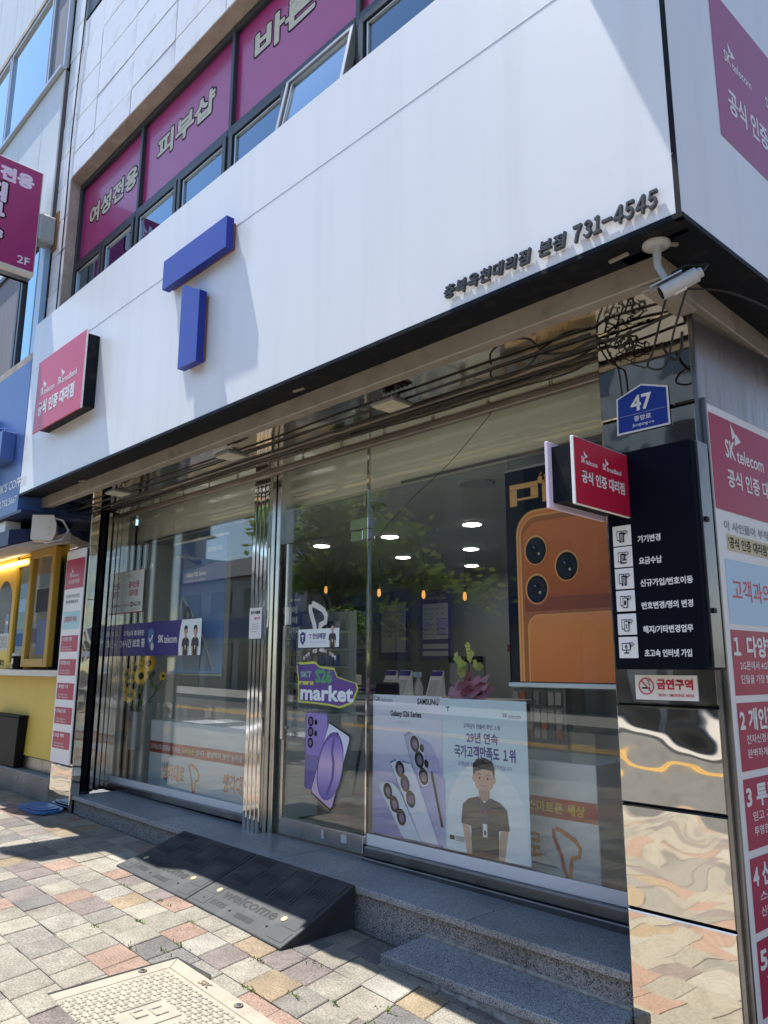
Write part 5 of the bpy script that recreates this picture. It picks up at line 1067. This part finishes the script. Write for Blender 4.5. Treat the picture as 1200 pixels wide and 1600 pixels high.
pr = Print(V(-9.4,FY-.0008,2.95),V(1,0,0),V(0,0,1),V(0,-1,0)); pr.text("PAIK'S COFFEE",.62,.235,1.55,.335,M['white'],1,.02); pr.text("옥천점  043.732.5667",.30,.07,1.33,.165,M['white'],1,.015); part(pr,"lettering",CS)
# cafe front
yc = -.40
part(MB().box(-16, yc, 1.36, -10.02, .1, 2.9, M['yellow']), "yellow_front", NB); part(MB().box(-9.94+.0, yc, 2.70, -8.14, .1, 2.9, M['yellow']), "yellow_front", NB)
part(MB().box(-16, yc, .42, -8.14, .1, 1.28, M['yelpale']), "yellow_wall", NB); part(MB().box(-16, yc-.01, .29, -8.14, .1, .415, M['dsteel']), "plinth", NB)
st_ = MB(); st_.box(-16, -.52, -.2, -8.145, yc+.1, .285, speckle("grey_step",[(0,(.10,.10,.10)),(.3,(.19,.19,.185)),(.7,(.26,.255,.25))],150,.5)); part(st_,"cafe_step",NB,.006)
part(MB().box(-8.145, PY+.03, .0, -8.128, -.1, 3.05, M['cafeblue']), "corner_post", NB); part(MB().box(-8.22, yc-.02, .29, -8.146, -.1, 2.9, M['cafeblue']), "corner_post", NB)
part(MB().box(-16, .3, .3, -8.2, .4, 3, mat("cafe_inside",(.10,.08,.06),.8)), "cafe_back_wall", NB)
# arched opening and tall sash
p = Print(V(-10.6, yc-.002, 1.36), V(1,0,0), V(0,0,1), V(0,-1,0)); p.poly([(.02,0)]+[(.26-.25*math.cos(R(10*i)), .83+.26*math.sin(R(10*i))) for i in range(19)]+[(.52,0)], M['bdark'], 1); part(p,"arched_pane",NB)
p = Print(V(-10.1, yc-.004, 1.75), V(1,0,0), V(0,0,1), V(0,-1,0)); p.rrect(-.13,.0,.0,.27,.02,M['midb'],1); p.rect(-.09,.15,-.03,.19,M['white'],2); part(p,"blue_sticker",NB)
wn = thing("window", None, None, (-9.95,yc,1.36)); wn.parent = NB; wn.location = V(-9.95,yc,1.36)-WL[NB.name]
fb = MB(); Y_ = M['yellow']; fb.box(-10.01,yc-.02,1.36,-9.92,yc+.05,2.68,Y_); fb.box(-9.42,yc-.02,1.36,-9.33,yc+.05,2.68,Y_); fb.box(-9.92,yc-.018,2.58,-9.42,yc+.05,2.68,Y_); fb.box(-9.92,yc-.018,1.36,-9.42,yc+.05,1.44,Y_); part(fb,"frame",wn,.006)
part(MB().box(-9.92,yc+.01,1.44,-9.42,yc+.02,2.58,M['uglass']),"pane",wn)
sh = thing("casement", None, None, (-9.2,yc,1.37)); sh.parent = NB; sh.location = V(-9.2,yc,1.37)-WL[NB.name]
u = V(.86,.02,0).normalized(); o = V(-9.21, yc-.10, 1.385); n = V(u.y,-u.x,0); fr = (o,u,V(0,0,1),n); Wc, Hc = .71, 1.31; m_ = mat("casement_mustard",(.40,.24,.03),.45)
fb = MB()
for q in ((0,0,.09,Hc),(Wc-.09,0,Wc,Hc),(.09,0,Wc-.09,.09),(.09,Hc-.09,Wc-.09,Hc)): fb.fbox(fr,q[0],q[1],-.035,q[2],q[3],.035,m_)
part(fb,"frame",sh,.006); part(MB().fbox(fr,.09,.09,-.004,Wc-.09,Hc-.09,.004,M['glass']),"pane",sh)
pr = Print(o+n*.0045, u, V(0,0,1), n); pr.rect(.30,.13,Wc-.11,.52,M['navyp'],1); pr.rect(.22,.60,Wc-.12,.86,M['ink'],1); part(pr,"menu_print",sh)
part(MB().box(-16, yc-.13, 1.285, -8.15, .1, 1.355, M['alu']), "counter_shelf", NB, .006)
for x in (-9.75,-9.3,-9.0,-8.7,-8.45): part(MB().box(x-.03,.0,1.36,x+.03,.06,2.68,random.choice([Y_,M['bdark'],m_])),"inner_post",NB)
p = Print(V(-10.6,yc-.006,1.37),V(1,0,0),V(0,0,1),V(0,-1,0)); p.rect(.05,.0,.55,.42,M['greyl'],1); p.text("PAIK'S",.22,.32,.50,.39,M['grey'],2,.02); p.text("COFFEE",.22,.24,.52,.31,M['grey'],2,.02); p.ell(.42,.06,.16,.17,M['yl'],2); p.text("할인",.33,.03,.48,.10,M['ink'],3,.04); part(p,"menu_card",NB)
t = thing("awning", "dark blue folded cafe awning with white underside", "awning", (-12,-.9,2.6))
bb = MB(); bb.prism((V(-16,0,0),V(0,1,0),V(0,0,1),V(1,0,0)), [(-1.12,2.60),(-1.12,2.76),(-.42,2.88),(-.42,2.84)], 0, 7.80, M['cafenavy']); part(bb,"cover",t)
bb = MB(); bb.prism((V(-16,0,0),V(0,1,0),V(0,0,1),V(1,0,0)), [(-1.10,2.58),(-1.10,2.597),(-.42,2.836),(-.42,2.72)], .01, 7.78, mat("awning_lining",(.50,.48,.47),.7)); part(bb,"lining",t)
part(MB().box(-16, yc-.06, 2.62, -9.6, yc-.03, 2.645, M['striplight']), "strip_light", t)
# white speaker, camera, cup, bin
t = thing("wall_speaker", "white horn speaker box between the blue cafe corner and steel pillar", "speaker", (-8.05,-.8,2.62)); bb = MB(); fr = (V(-8.28,-.80,2.64), V(.93,-.37,0), V(0,0,1), V(-.37,-.93,0))
bb.prism((V(-8.02,-.84,2.64), V(.45,.89,0), V(0,0,1), V(.89,-.45,0)), [(-.10,0),(.10,.0),(.13,.08),(.13,.17),(.10,.26),(-.10,.25)], -.04, .17, M['offw']); part(bb,"case",t,.012)
bb = MB(); bb.tube([(-7.93,-.86,2.62),(-7.86,-.72,2.66),(-7.84,-.66,2.76),(-7.86,-.72,2.86),(-7.93,-.86,2.9)],.014,M['alu'],6); part(bb,"yoke",t)
for z in (2.70,2.77,2.83):
    part(MB().tube([(-7.90,-.90,z),(-7.86,-.88,z-.012),(-7.82,-.86,z)],.006,M['offw'],5),"fin",t)
t = thing("junction_camera", "white box camera hanging under the blue cafe sign", "security camera", (-8.55,-1.0,2.7)); part(MB().box(-8.70,-1.08,2.765,-8.46,-.92,2.895,M['wplast']),"junction_box",t,.008); part(MB().tube([(-8.58,-1.0,2.764),(-8.57,-1.0,2.70),(-8.60,-1.03,2.67)],.028,M['grlamp'],8),"arm",t); part(MB().tube([(-8.56,-.98,2.69),(-8.70,-1.08,2.61)],.045,M['grlamp'],12),"head",t)
t = thing("tumbler", "black lidded tumbler with white badge on the cafe counter", "cup", (-9.47,-.46,1.356)); part(MB().lathe((-9.47,-.47,1.357),(0,0,1),[(.055,0),(.068,.15)],M['ink'],18),"cup",t); part(MB().lathe((-9.47,-.47,1.508),(0,0,1),[(.07,0),(.07,.02),(.055,.035)],M['greyl'],18),"lid",t); part(MB().box(-9.48,-.539,1.42,-9.44,-.535,1.48,M['white']),"badge",t)
t = thing("waste_bin", "black tapered bin on the cafe step against the yellow wall", "bin", (-9.55,-.50,.286)); bb = MB()
bb.add([(-9.98,-.50,.287),(-9.22,-.50,.287),(-9.22,-.41,.287),(-9.98,-.41,.287),(-10.06,-.51,.83),(-9.16,-.51,.83),(-9.16,-.405,.83),(-10.06,-.405,.83)],[(0,3,2,1),(4,5,6,7),(0,1,5,4),(1,2,6,5),(2,3,7,6),(3,0,4,7)],M['ink']); part(bb,"body",t,.01); part(MB().box(-10.07,-.515,.831,-9.15,-.404,.85,M['blk']),"rim",t,.004)

# ================================================================ STEPS, RAMPS, COVER, LID
t = thing("granite_step", "long upper granite step along the whole shopfront", "step", (-4.7,-.3,0))
def slabx(x0, x1, y0, y1, zf_, th, m, zb=None):
    b = MB(); zb = zb or zf_
    P = [(x0,y0,zf_(x0)),(x1,y0,zf_(x1)),(x1,y1,zb(x1)),(x0,y1,zb(x0))]
    b.add(P + [(a,c,z-th) for a,c,z in P], [(0,1,2,3),(7,6,5,4),(0,4,5,1),(1,5,6,2),(2,6,7,3),(3,7,4,0)], m); return b
for a, c in ((-7.625,-6.1),(-6.097,-4.4),(-4.397,-2.75),(-2.747,-1.84)): part(slabx(a,c,-.50,-.02,ST,.038,M['granite']),"slab",t,.004)
for a, c in ((-7.62,-6.4),(-6.397,-5.2),(-5.197,-4.1),(-4.097,-3.30),(-3.296,-2.4),(-2.396,-1.84)): part(slabx(a,c,-.474,-.1,lambda x: ST(x)-.039,.36,M['granite2']),"riser_block",t,.002)
t = thing("granite_step", "short lower granite step beside the steel corner pillar", "step", (-2.5,-.6,-.1))
lt = lambda x: -.073; lb_ = lambda x: -.012 - .014*(x+3.07)/1.2
b = MB(); x0, x1 = -3.165, -1.84; P = [(x0,-.70,-.073),(x1,-.70,-.075),(x1,-.476,-.031),(x0+.10,-.476,-.012)]
b.add(P + [(a,c,z-.045) for a,c,z in P], [(0,1,2,3),(7,6,5,4),(0,4,5,1),(1,5,6,2),(2,6,7,3),(3,7,4,0)], M['granite']); part(b,"slab",t,.005)
b = MB(); n_ = 26; vs = []
for i in range(n_+1):
    x = x0+.03+(x1-x0-.03)*i/n_; j = random.uniform(-.012,.012); vs += [(x,-.685+j,-.118),(x,-.70+random.uniform(-.018,.01),G(x)-.02)]
b.add(vs, [(2*i,2*i+1,2*i+3,2*i+2) for i in range(n_)], mat("crumbled_mortar",(.30,.285,.26),.95,var=.35,vscale=25,bump=.8,bscale=60,bdist=.01))
b.add([(x0+.03,-.685,-.118),(x0+.03,-.70,G(x0)-.02),(x0+.1,-.45,G(x0)-.02),(x0+.1,-.45,-.06)], [(3,2,1,0)], MATS["crumbled_mortar"]); part(b,"mortar_bed",t)
b = MB(); b.tube([(-3.05,-.472,-.008),(-2.5,-.474,-.014),(-1.85,-.474,-.026)],.012,MATS["crumbled_mortar"],6); part(b,"mortar_joint",t)

def ramp(x0, x1, label):
    t = thing("threshold_ramp", label, "ramp", ((x0+x1)/2,-.8,0), "rubber ramps at the door"); e = .006; x0 += e/2; x1 -= e/2
    GL = lambda x: G(x0)+(G(x1)-G(x0))*(x-x0)/(x1-x0); prof = lambda x: [(-1.04, GL(x)+.012), (-.80, GL(x)+.012+(ST(x)-.004-GL(x)-.012)*.44), (-.505, ST(x)+.010)]
    b = MB(); m = M['rubber']; NS = 10; vs = []; fs = []
    for i in range(NS+1):
        x = x0+(x1-x0)*i/NS; vs += [(x,y,z) for y,z in prof(x)] + [(x,-.505,GL(x)-.01),(x,-1.04,GL(x)-.01)]
    for i in range(NS):
        a = 5*i; c = a+5; fs += [(a,c,c+1,a+1),(a+1,c+1,c+2,a+2),(a+2,c+2,c+3,a+3),(a+4,c+4,c,a)]
    b.add(vs, fs + [(0,1,2,3,4),(5*NS+4,5*NS+3,5*NS+2,5*NS+1,5*NS)], m); part(b,"body",t,.004)
    def on(u, w, h=0.0):                       # u along x 0..1, w up the slope 0..1
        x = x0+(x1-x0)*u; P = prof(x)
        if w < .45: f = w/.45; (ya,za),(yb,zb) = P[0],P[1]
        else: f = (w-.45)/.55; (ya,za),(yb,zb) = P[1],P[2]
        return V(x, ya+(yb-ya)*f, za+(zb-za)*f+h)
    def pad(u0,w0,u1,w1,h,m_,name,h0=.0006):
        b = MB(); P = [on(u0,w0,h),on(u1,w0,h),on(u1,w1,h),on(u0,w1,h)]; Q = [on(u0,w0,h0),on(u1,w0,h0),on(u1,w1,h0),on(u0,w1,h0)]
        b.add(P+Q,[(0,1,2,3),(0,4,5,1),(1,5,6,2),(2,6,7,3),(3,7,4,0)],m_); return part(b,name,t,.001)
    for r, (w0, w1) in enumerate(((.48,.62),(.645,.79),(.815,.955))):
        for c in range(4):
            u0 = .03 + c*.24
            pad(u0, w0, u0+.22, w1, .0045, m, "tread_pad")
            if (r + c) % 2 == 0:
                for q in range(7): pad(u0+.012+q*.029, w0+.02, u0+.026+q*.029, w1-.02, .0085, m, "tread_rib", .0046)
    for (u0, u1) in ((.03,.16),(.84,.97)): pad(u0,.05,u1,.20,.0025,m,"tread_pad"); pad(u0,.23,u1,.40,.0025,m,"tread_pad")
    # lettering pressed into the lower flap
    vs, fs, bd, asp = glyphs("welcome", .02); b = MB(); b.add([on(.20+.55*a, .235+.15*q, .0016) for a, q in vs], fs, M['rubdk']); 
    vs, fs, bd, asp = glyphs("KRS", .03); b.add([on(.24+.10*a, .10+.075*q, .0016) for a, q in vs], fs, M['rubdk'])
    for q in range(3): b.add([on(.185,.10+.03*q,.0016),on(.23,.10+.03*q,.0016),on(.225,.115+.03*q,.0016),on(.19,.115+.03*q,.0016)],[(0,1,2,3)],M['rubdk'])
    part(b,"lettering",t)
    pad(.47,.08,.64,.15,.0012,M['rubdk'],"recess_panel")
    for u in (.13,.81):
        c = on(u,.31,.0012); nrm = (on(u+.05,.31)-on(u-.05,.31)).cross(on(u,.36)-on(u,.26)).normalized(); part(MB().lathe(c,nrm,[(.021,0),(.02,.003)],M['refl'],16),"reflector",t)
    for (u, w_) in ((.10,.13),(.40,.12),(.76,.15),(.2,.55),(.7,.55),(.3,.88),(.8,.88)): part(MB().lathe(on(u,w_,.0036),V(0,-.15,1),[(.009,0),(.008,.0006)],M['rubdk'],10),"bolt_hole",t)
ramp(-5.52,-4.565,"left rubber threshold ramp, partly lit, beside the left window step")
ramp(-4.56,-3.575,"right rubber threshold ramp with its open end facing the lower step")
for k in range(9):
    pass
# cream utility cover
mx0, mx1, my0, my1 = -3.82, -2.86, -2.16, -1.51
t = thing("manhole_cover", "cream square utility cover with raised pattern set in the paving", "manhole cover", ((mx0+mx1)/2,(my0+my1)/2,G(-3.3)))
zt_ = lambda x: G(x)+.004
b = slabx(mx0,mx1,my0,my1,zt_,.04,M['cover']); part(b,"plate",t,.004)
b = MB()
def gl(x0,y0,x1,y1,h=.0006,m=M['dirtline']): b.add([(x0,y0,zt_(x0)+h),(x1,y0,zt_(x1)+h),(x1,y1,zt_(x1)+h),(x0,y1,zt_(x0)+h)],[(0,1,2,3)],m)
ia, ib = mx0+.075, my1-.085
gl(ia,my0,ia+.005,ib); gl(ia,ib-.005,mx1,ib); part(b,"border_groove",t)
b = MB()
for (x,y) in (): pass
part(b.add([(mx0,my1,zt_(mx0)+.0007),(mx0+.006,my1,zt_(mx0)+.0007),(ia+.004,ib,zt_(ia)+.0007),(ia,ib,zt_(ia)+.0007)],[(3,2,1,0)],M['dirtline']),"corner_groove",t)
b = MB()
def rib(x0,y0,x1,y1,h=.0028):
    z=G((x0+x1)/2)+.004; b.add([(x0,y0,z),(x1,y0,z),(x1,y1,z),(x0,y1,z),(x0+.002,y0+.002,z+h),(x1-.002,y0+.002,z+h),(x1-.002,y1-.002,z+h),(x0+.002,y1-.002,z+h)],[(4,5,6,7),(0,1,5,4),(1,2,6,5),(2,3,7,6),(3,0,4,7)],M['cover'])
px_ = .044; cy0, cy1, cx0, cx1 = -1.99,-1.79,-3.47,-3.26
i = 0; x = ia+.015
while x < mx1-.03:
    y = ib-.03; j = 0
    while y > my0+.01:
        if not (cx0-.02 < x < cx1 and cy0-.02 < y < cy1+.02):
            if (i+j) % 2 == 0: rib(x,y-.012,x+.040,y); rib(x+.012,y-.020,x+.022,y-.0125)
            else: rib(x,y-.012,x+.030,y); rib(x+.032,y-.022,x+.042,y-.0005)
        y -= .027; j += 1
    x += px_; i += 1
tag(part(b,"raised_pattern",t), kind='stuff')
b = MB(); rib(cx0,cy0,cx0+.008,cy1); rib(cx1-.03,cy0,cx1-.022,cy1); rib(cx0+.03,cy0+.03,cx0+.10,cy0+.045); rib(cx0+.03,cy0+.03,cx0+.045,cy0+.09); rib(cx0+.085,cy0+.03,cx0+.10,cy0+.09); rib(cx0+.05,cy0+.11,cx0+.13,cy0+.125); rib(cx0+.05,cy0+.11,cx0+.065,cy0+.17); rib(cx0+.115,cy0+.11,cx0+.13,cy0+.17); part(b,"centre_emblem",t)
vs, fs, bd, asp = glyphs("SK", .03); b = MB(); b.add([V(mx0+.30+.09*a,my1-.066+.04*q,zt_(mx0+.33)+.0016) for a,q in vs],fs,M['dirtline']); part(b,"lettering",t)
for (x,y) in ((mx0+.035,-1.72),(mx0+.62,my1-.042)):
    part(MB().lathe((x,y,zt_(x)+.0005),(0,0,1),[(.022,0),(.022,.003),(.014,.0032)],M['dirtline'],16),"bolt_recess",t); part(MB().lathe((x,y,zt_(x)+.0042),(0,0,1),[(.012,0),(.010,.003)],M['steel'],10),"bolt",t)
b = MB(); b.box(mx0-.02,my0,G(mx0)-.02,mx0-.002,my1+.012,G(mx0)+.003,M['dsteel']); b.box(mx0-.02,my1+.002,G(mx0)-.03,mx0+.3,my1+.014,G(mx0)-.001,M['dsteel']); part(b,"frame",t)
# blue plastic lid lying on the paving
t = thing("plastic_lid", "blue plastic lid lying on the paving by the left pillar", "lid", (-7.93,-.64,G(-7.9)))
pts = []
cxl, cyl_ = -7.90, -.68
def rr(rx, ry, n=28): return [(cxl + rx*math.copysign(abs(math.cos(2*math.pi*i/n))**.6, math.cos(2*math.pi*i/n)) , cyl_ + ry*math.copysign(abs(math.sin(2*math.pi*i/n))**.6, math.sin(2*math.pi*i/n))) for i in range(n)]
fr = (V(0,0,G(-7.9)+.003), V(1,0,0), V(0,1,0), V(0,0,1)); part(MB().prism(fr, rr(.30,.15), 0, .026, M['lid']),"rim",t,.006); part(MB().prism(fr, rr(.265,.12), .0265, .040, M['lid']),"top",t,.006); part(MB().prism(fr, rr(.20,.085), .0405, .045, M['lid']),"inner_ridge",t,.002)

# ================================================================ UNDER THE CANOPY
# rolling grille parked above the glass
t = thing("rolling_grille", "rolled up steel grille of rails and links hanging before the glass heads", "grille", (-5,-.2,2.9)); gy = -.20
part(MB().box(-7.95,gy-.03,2.915,-1.84,gy+.02,2.955,M['rail']),"bottom_bar",t,.004)
part(MB().tube([(-7.93,gy,2.974),(-1.84,gy,2.974)],.008,M['rail'],8),"rail",t)
for i in range(14):
    x = -7.7 + .45*i
    b = MB(); b.box(x-.012,gy-.014,2.956,x-.004,gy-.009,2.999,M['rail']); b.box(x+.004,gy-.014,2.956,x+.012,gy-.009,2.999,M['rail']); part(b,"link",t)
# conduits along the soffit
for k, (y, z, r) in enumerate(((-.62,2.985,.008),(-.50,2.975,.007),(-.40,2.985,.009),(-.33,2.99,.006))):
    t = thing("conduit_cable", ("thin dark cable running under the canopy next to the beam","thin dark cable sagging under the canopy nearest the grille","thick dark cable under the canopy beside the roller tube","thinnest dark cable high under the canopy soffit")[k], "cable", (-4.7,y,z), "cables under the canopy")
    b = MB(); b.tube([(-8.0+.62*i, y+random.gauss(0,.003), z-abs(random.gauss(0,.002))-.006*math.sin(i)) for i in range(11)],r,M['cable'],6); part(b,"sheath",t)
# flood lamps
for x, y, lb in ((-6.53,-.76,"nearest the cafe"),(-4.74,-.74,"over the left window's right end"),(-3.10,-.69,"over the door")):
    t = thing("flood_lamp", "flat square flood lamp hanging under the canopy " + lb, "flood lamp", (x,y,2.98), "flood lamps under the canopy"); part(MB().box(x-.10,y-.085,2.925,x+.10,y+.085,2.945,M['grlamp']),"housing",t,.005); part(MB().box(x-.088,y-.073,2.919,x+.088,y+.073,2.9245,M['lampglass']),"lens",t)
    for s in (-1,1): part(MB().box(x+s*.05-.012,y-.015,2.9455,x+s*.05+.012,y+.015,2.984,M['grlamp']),"bracket_arm",t)
    for q in range(5): part(MB().box(x-.08+q*.036,y-.07,2.9455,x-.072+q*.036,y+.07,2.96,M['grlamp']),"cooling_fin",t)
# bullet camera at the corner
t = thing("bullet_camera", "white bullet security camera on a round base under the corner soffit", "security camera", (-1.28,-.95,2.8)); c0 = V(-1.265,-1.00,3.082)
part(MB().lathe(c0,(0,0,-1),[(.055,0),(.055,.012),(.035,.022)],M['galv'],20),"base",t); part(MB().tube([c0-V(0,0,.02),c0-V(0,0,.10),c0+V(.03,.0,-.17)],.018,M['galv'],12,True,.013),"arm",t)
ca, cb = V(-1.245,-1.03,2.848), V(-1.125,-.97,2.905); d = (cb-ca).normalized(); part(MB().tube([ca,cb],.030,M['galv'],18),"body",t,.004); sd_ = d.cross(V(0,0,1)).normalized(); up_ = sd_.cross(d)
part(MB().fbox((ca-d*.03+up_*.032, d, sd_, up_), 0,-.028,0,.13,.028,.004,M['alu']),"sun_hood",t); part(MB().tube([ca-d*.004,ca-d*.0008],.025,M['ink'],18),"lens",t); part(MB().tube([cb+d*.0005,cb+d*.02],.02,M['galv'],14),"rear_cap",t)
b = MB(); b.fbox((ca+d*.04-up_*.0302-sd_*.012, d, sd_, -up_), 0,0,0,.05,.024,.001,M['white']); part(b,"label",t)
b = MB(); b.tube([cb+d*.02,cb+d*.045+V(0,0,.015),V(-1.17,-.95,2.97),V(-1.22,-.97,2.95),V(-1.23,-.97,2.92)],.005,M['cable'],6); part(b,"lead",t)
# cable coils and leads at the corner
def coil(x,y,z,r,n_,lb,ax=(0,1)):
    t = thing("cable_coil", lb, "cable coil", (x,y,z), "cable coils at the corner"); b = MB()
    for k in range(n_):
        rr_ = r*random.uniform(.75,1.05); ph = random.random()*6; dx, dz = random.gauss(0,r*.12), random.gauss(0,r*.12)
        b.tube([(x+dx+rr_*(1+.35*math.sin(1.7*i+k*2))*math.cos(.45*i+ph), y+.014*math.sin(1.3*i+k), z+dz-.004*i*(k%3-1)+rr_*(.75+.3*math.cos(1.1*i+k))*math.sin(.45*i+ph)) for i in range(11+3*(k%3))],.0032+.0012*(k%2),M['cable'],6,False)
    part(b,"loops",t)
coil(-1.71,-.57,2.955,.040,3,"looser black cable coil at the very top of the pillar"); coil(-1.625,-.57,2.885,.034,4,"small tight black cable coil hanging lower on the pillar face")
leads = [([(-1.86,-.46,2.99),(-1.85,-.42,2.9),(-1.852,-.38,2.6),(-1.85,-.38,2.36)],.009,"straight black cable down the left edge of the steel pillar"),
 ([(-2.42,-.60,2.99),(-2.40,-.62,2.93),(-2.30,-.62,2.90),(-2.16,-.62,2.93),(-2.11,-.6,2.99)],.006,"hanging black cable loop before the glass head"),
 ([(-2.12,-.58,2.99),(-1.95,-.58,2.95),(-1.82,-.57,2.97),(-1.74,-.57,2.95),(-1.6,-.57,2.95),(-1.45,-.58,2.965),(-1.33,-.60,2.97)],.007,"black cable crossing the pillar top"),
 ([(-1.80,-.555,2.995),(-1.79,-.56,2.94),(-1.74,-.56,2.84),(-1.70,-.555,2.80),(-1.69,-.55,2.66)],.005,"thin black lead dropping to the blue number plate"),
 ([(-1.24,-.98,2.87),(-1.36,-.80,2.86),(-1.46,-.68,2.78),(-1.50,-.66,2.72),(-1.42,-.66,2.70),(-1.36,-.68,2.84),(-1.24,-.80,2.95)],.005,"looped black lead below the bullet camera"),
 ([(-1.46,-.60,2.84),(-1.43,-.60,2.77),(-1.40,-.6,2.74),(-1.37,-.60,2.78),(-1.36,-.60,2.86)],.007,"short black plug lead on the pillar face"),
 ([(-1.24,-.80,2.95),(-1.16,-.6,2.98),(-1.10,-.3,2.99),(-1.05,.1,2.98),(-1.0,.8,3.0)],.005,"black cable along the side street soffit"),
 ([(-3.90,-.30,2.995),(-3.2,-.30,2.975),(-2.6,-.28,2.985),(-2.1,-.3,2.97),(-1.9,-.4,2.98)],.006,"black cable draped over the grille rails near the corner"),
 ([(-4.02,-.02,2.24),(-3.55,-.10,2.48),(-3.1,-.16,2.68),(-2.72,-.20,2.92)],.0025,"thin slack wire crossing the right window")]
for pts, r, lb in leads:
    t = thing("cable_lead", lb, "cable", pts[0], "loose cables at the corner"); P = [Vector(p) for p in pts]; S_ = []
    for i in range(len(P)-1):
        a, b_, c_, d_ = P[max(i-1,0)], P[i], P[i+1], P[min(i+2,len(P)-1)]
        for k in range(6):
            f = k/6; S_.append(.5*((2*b_)+(c_-a)*f+(2*a-5*b_+4*c_-d_)*f*f+(3*b_-a-3*c_+d_)*f**3))
    part(MB().tube(S_+[P[-1]],r,M['cable'],6),"sheath",t)
b = MB()
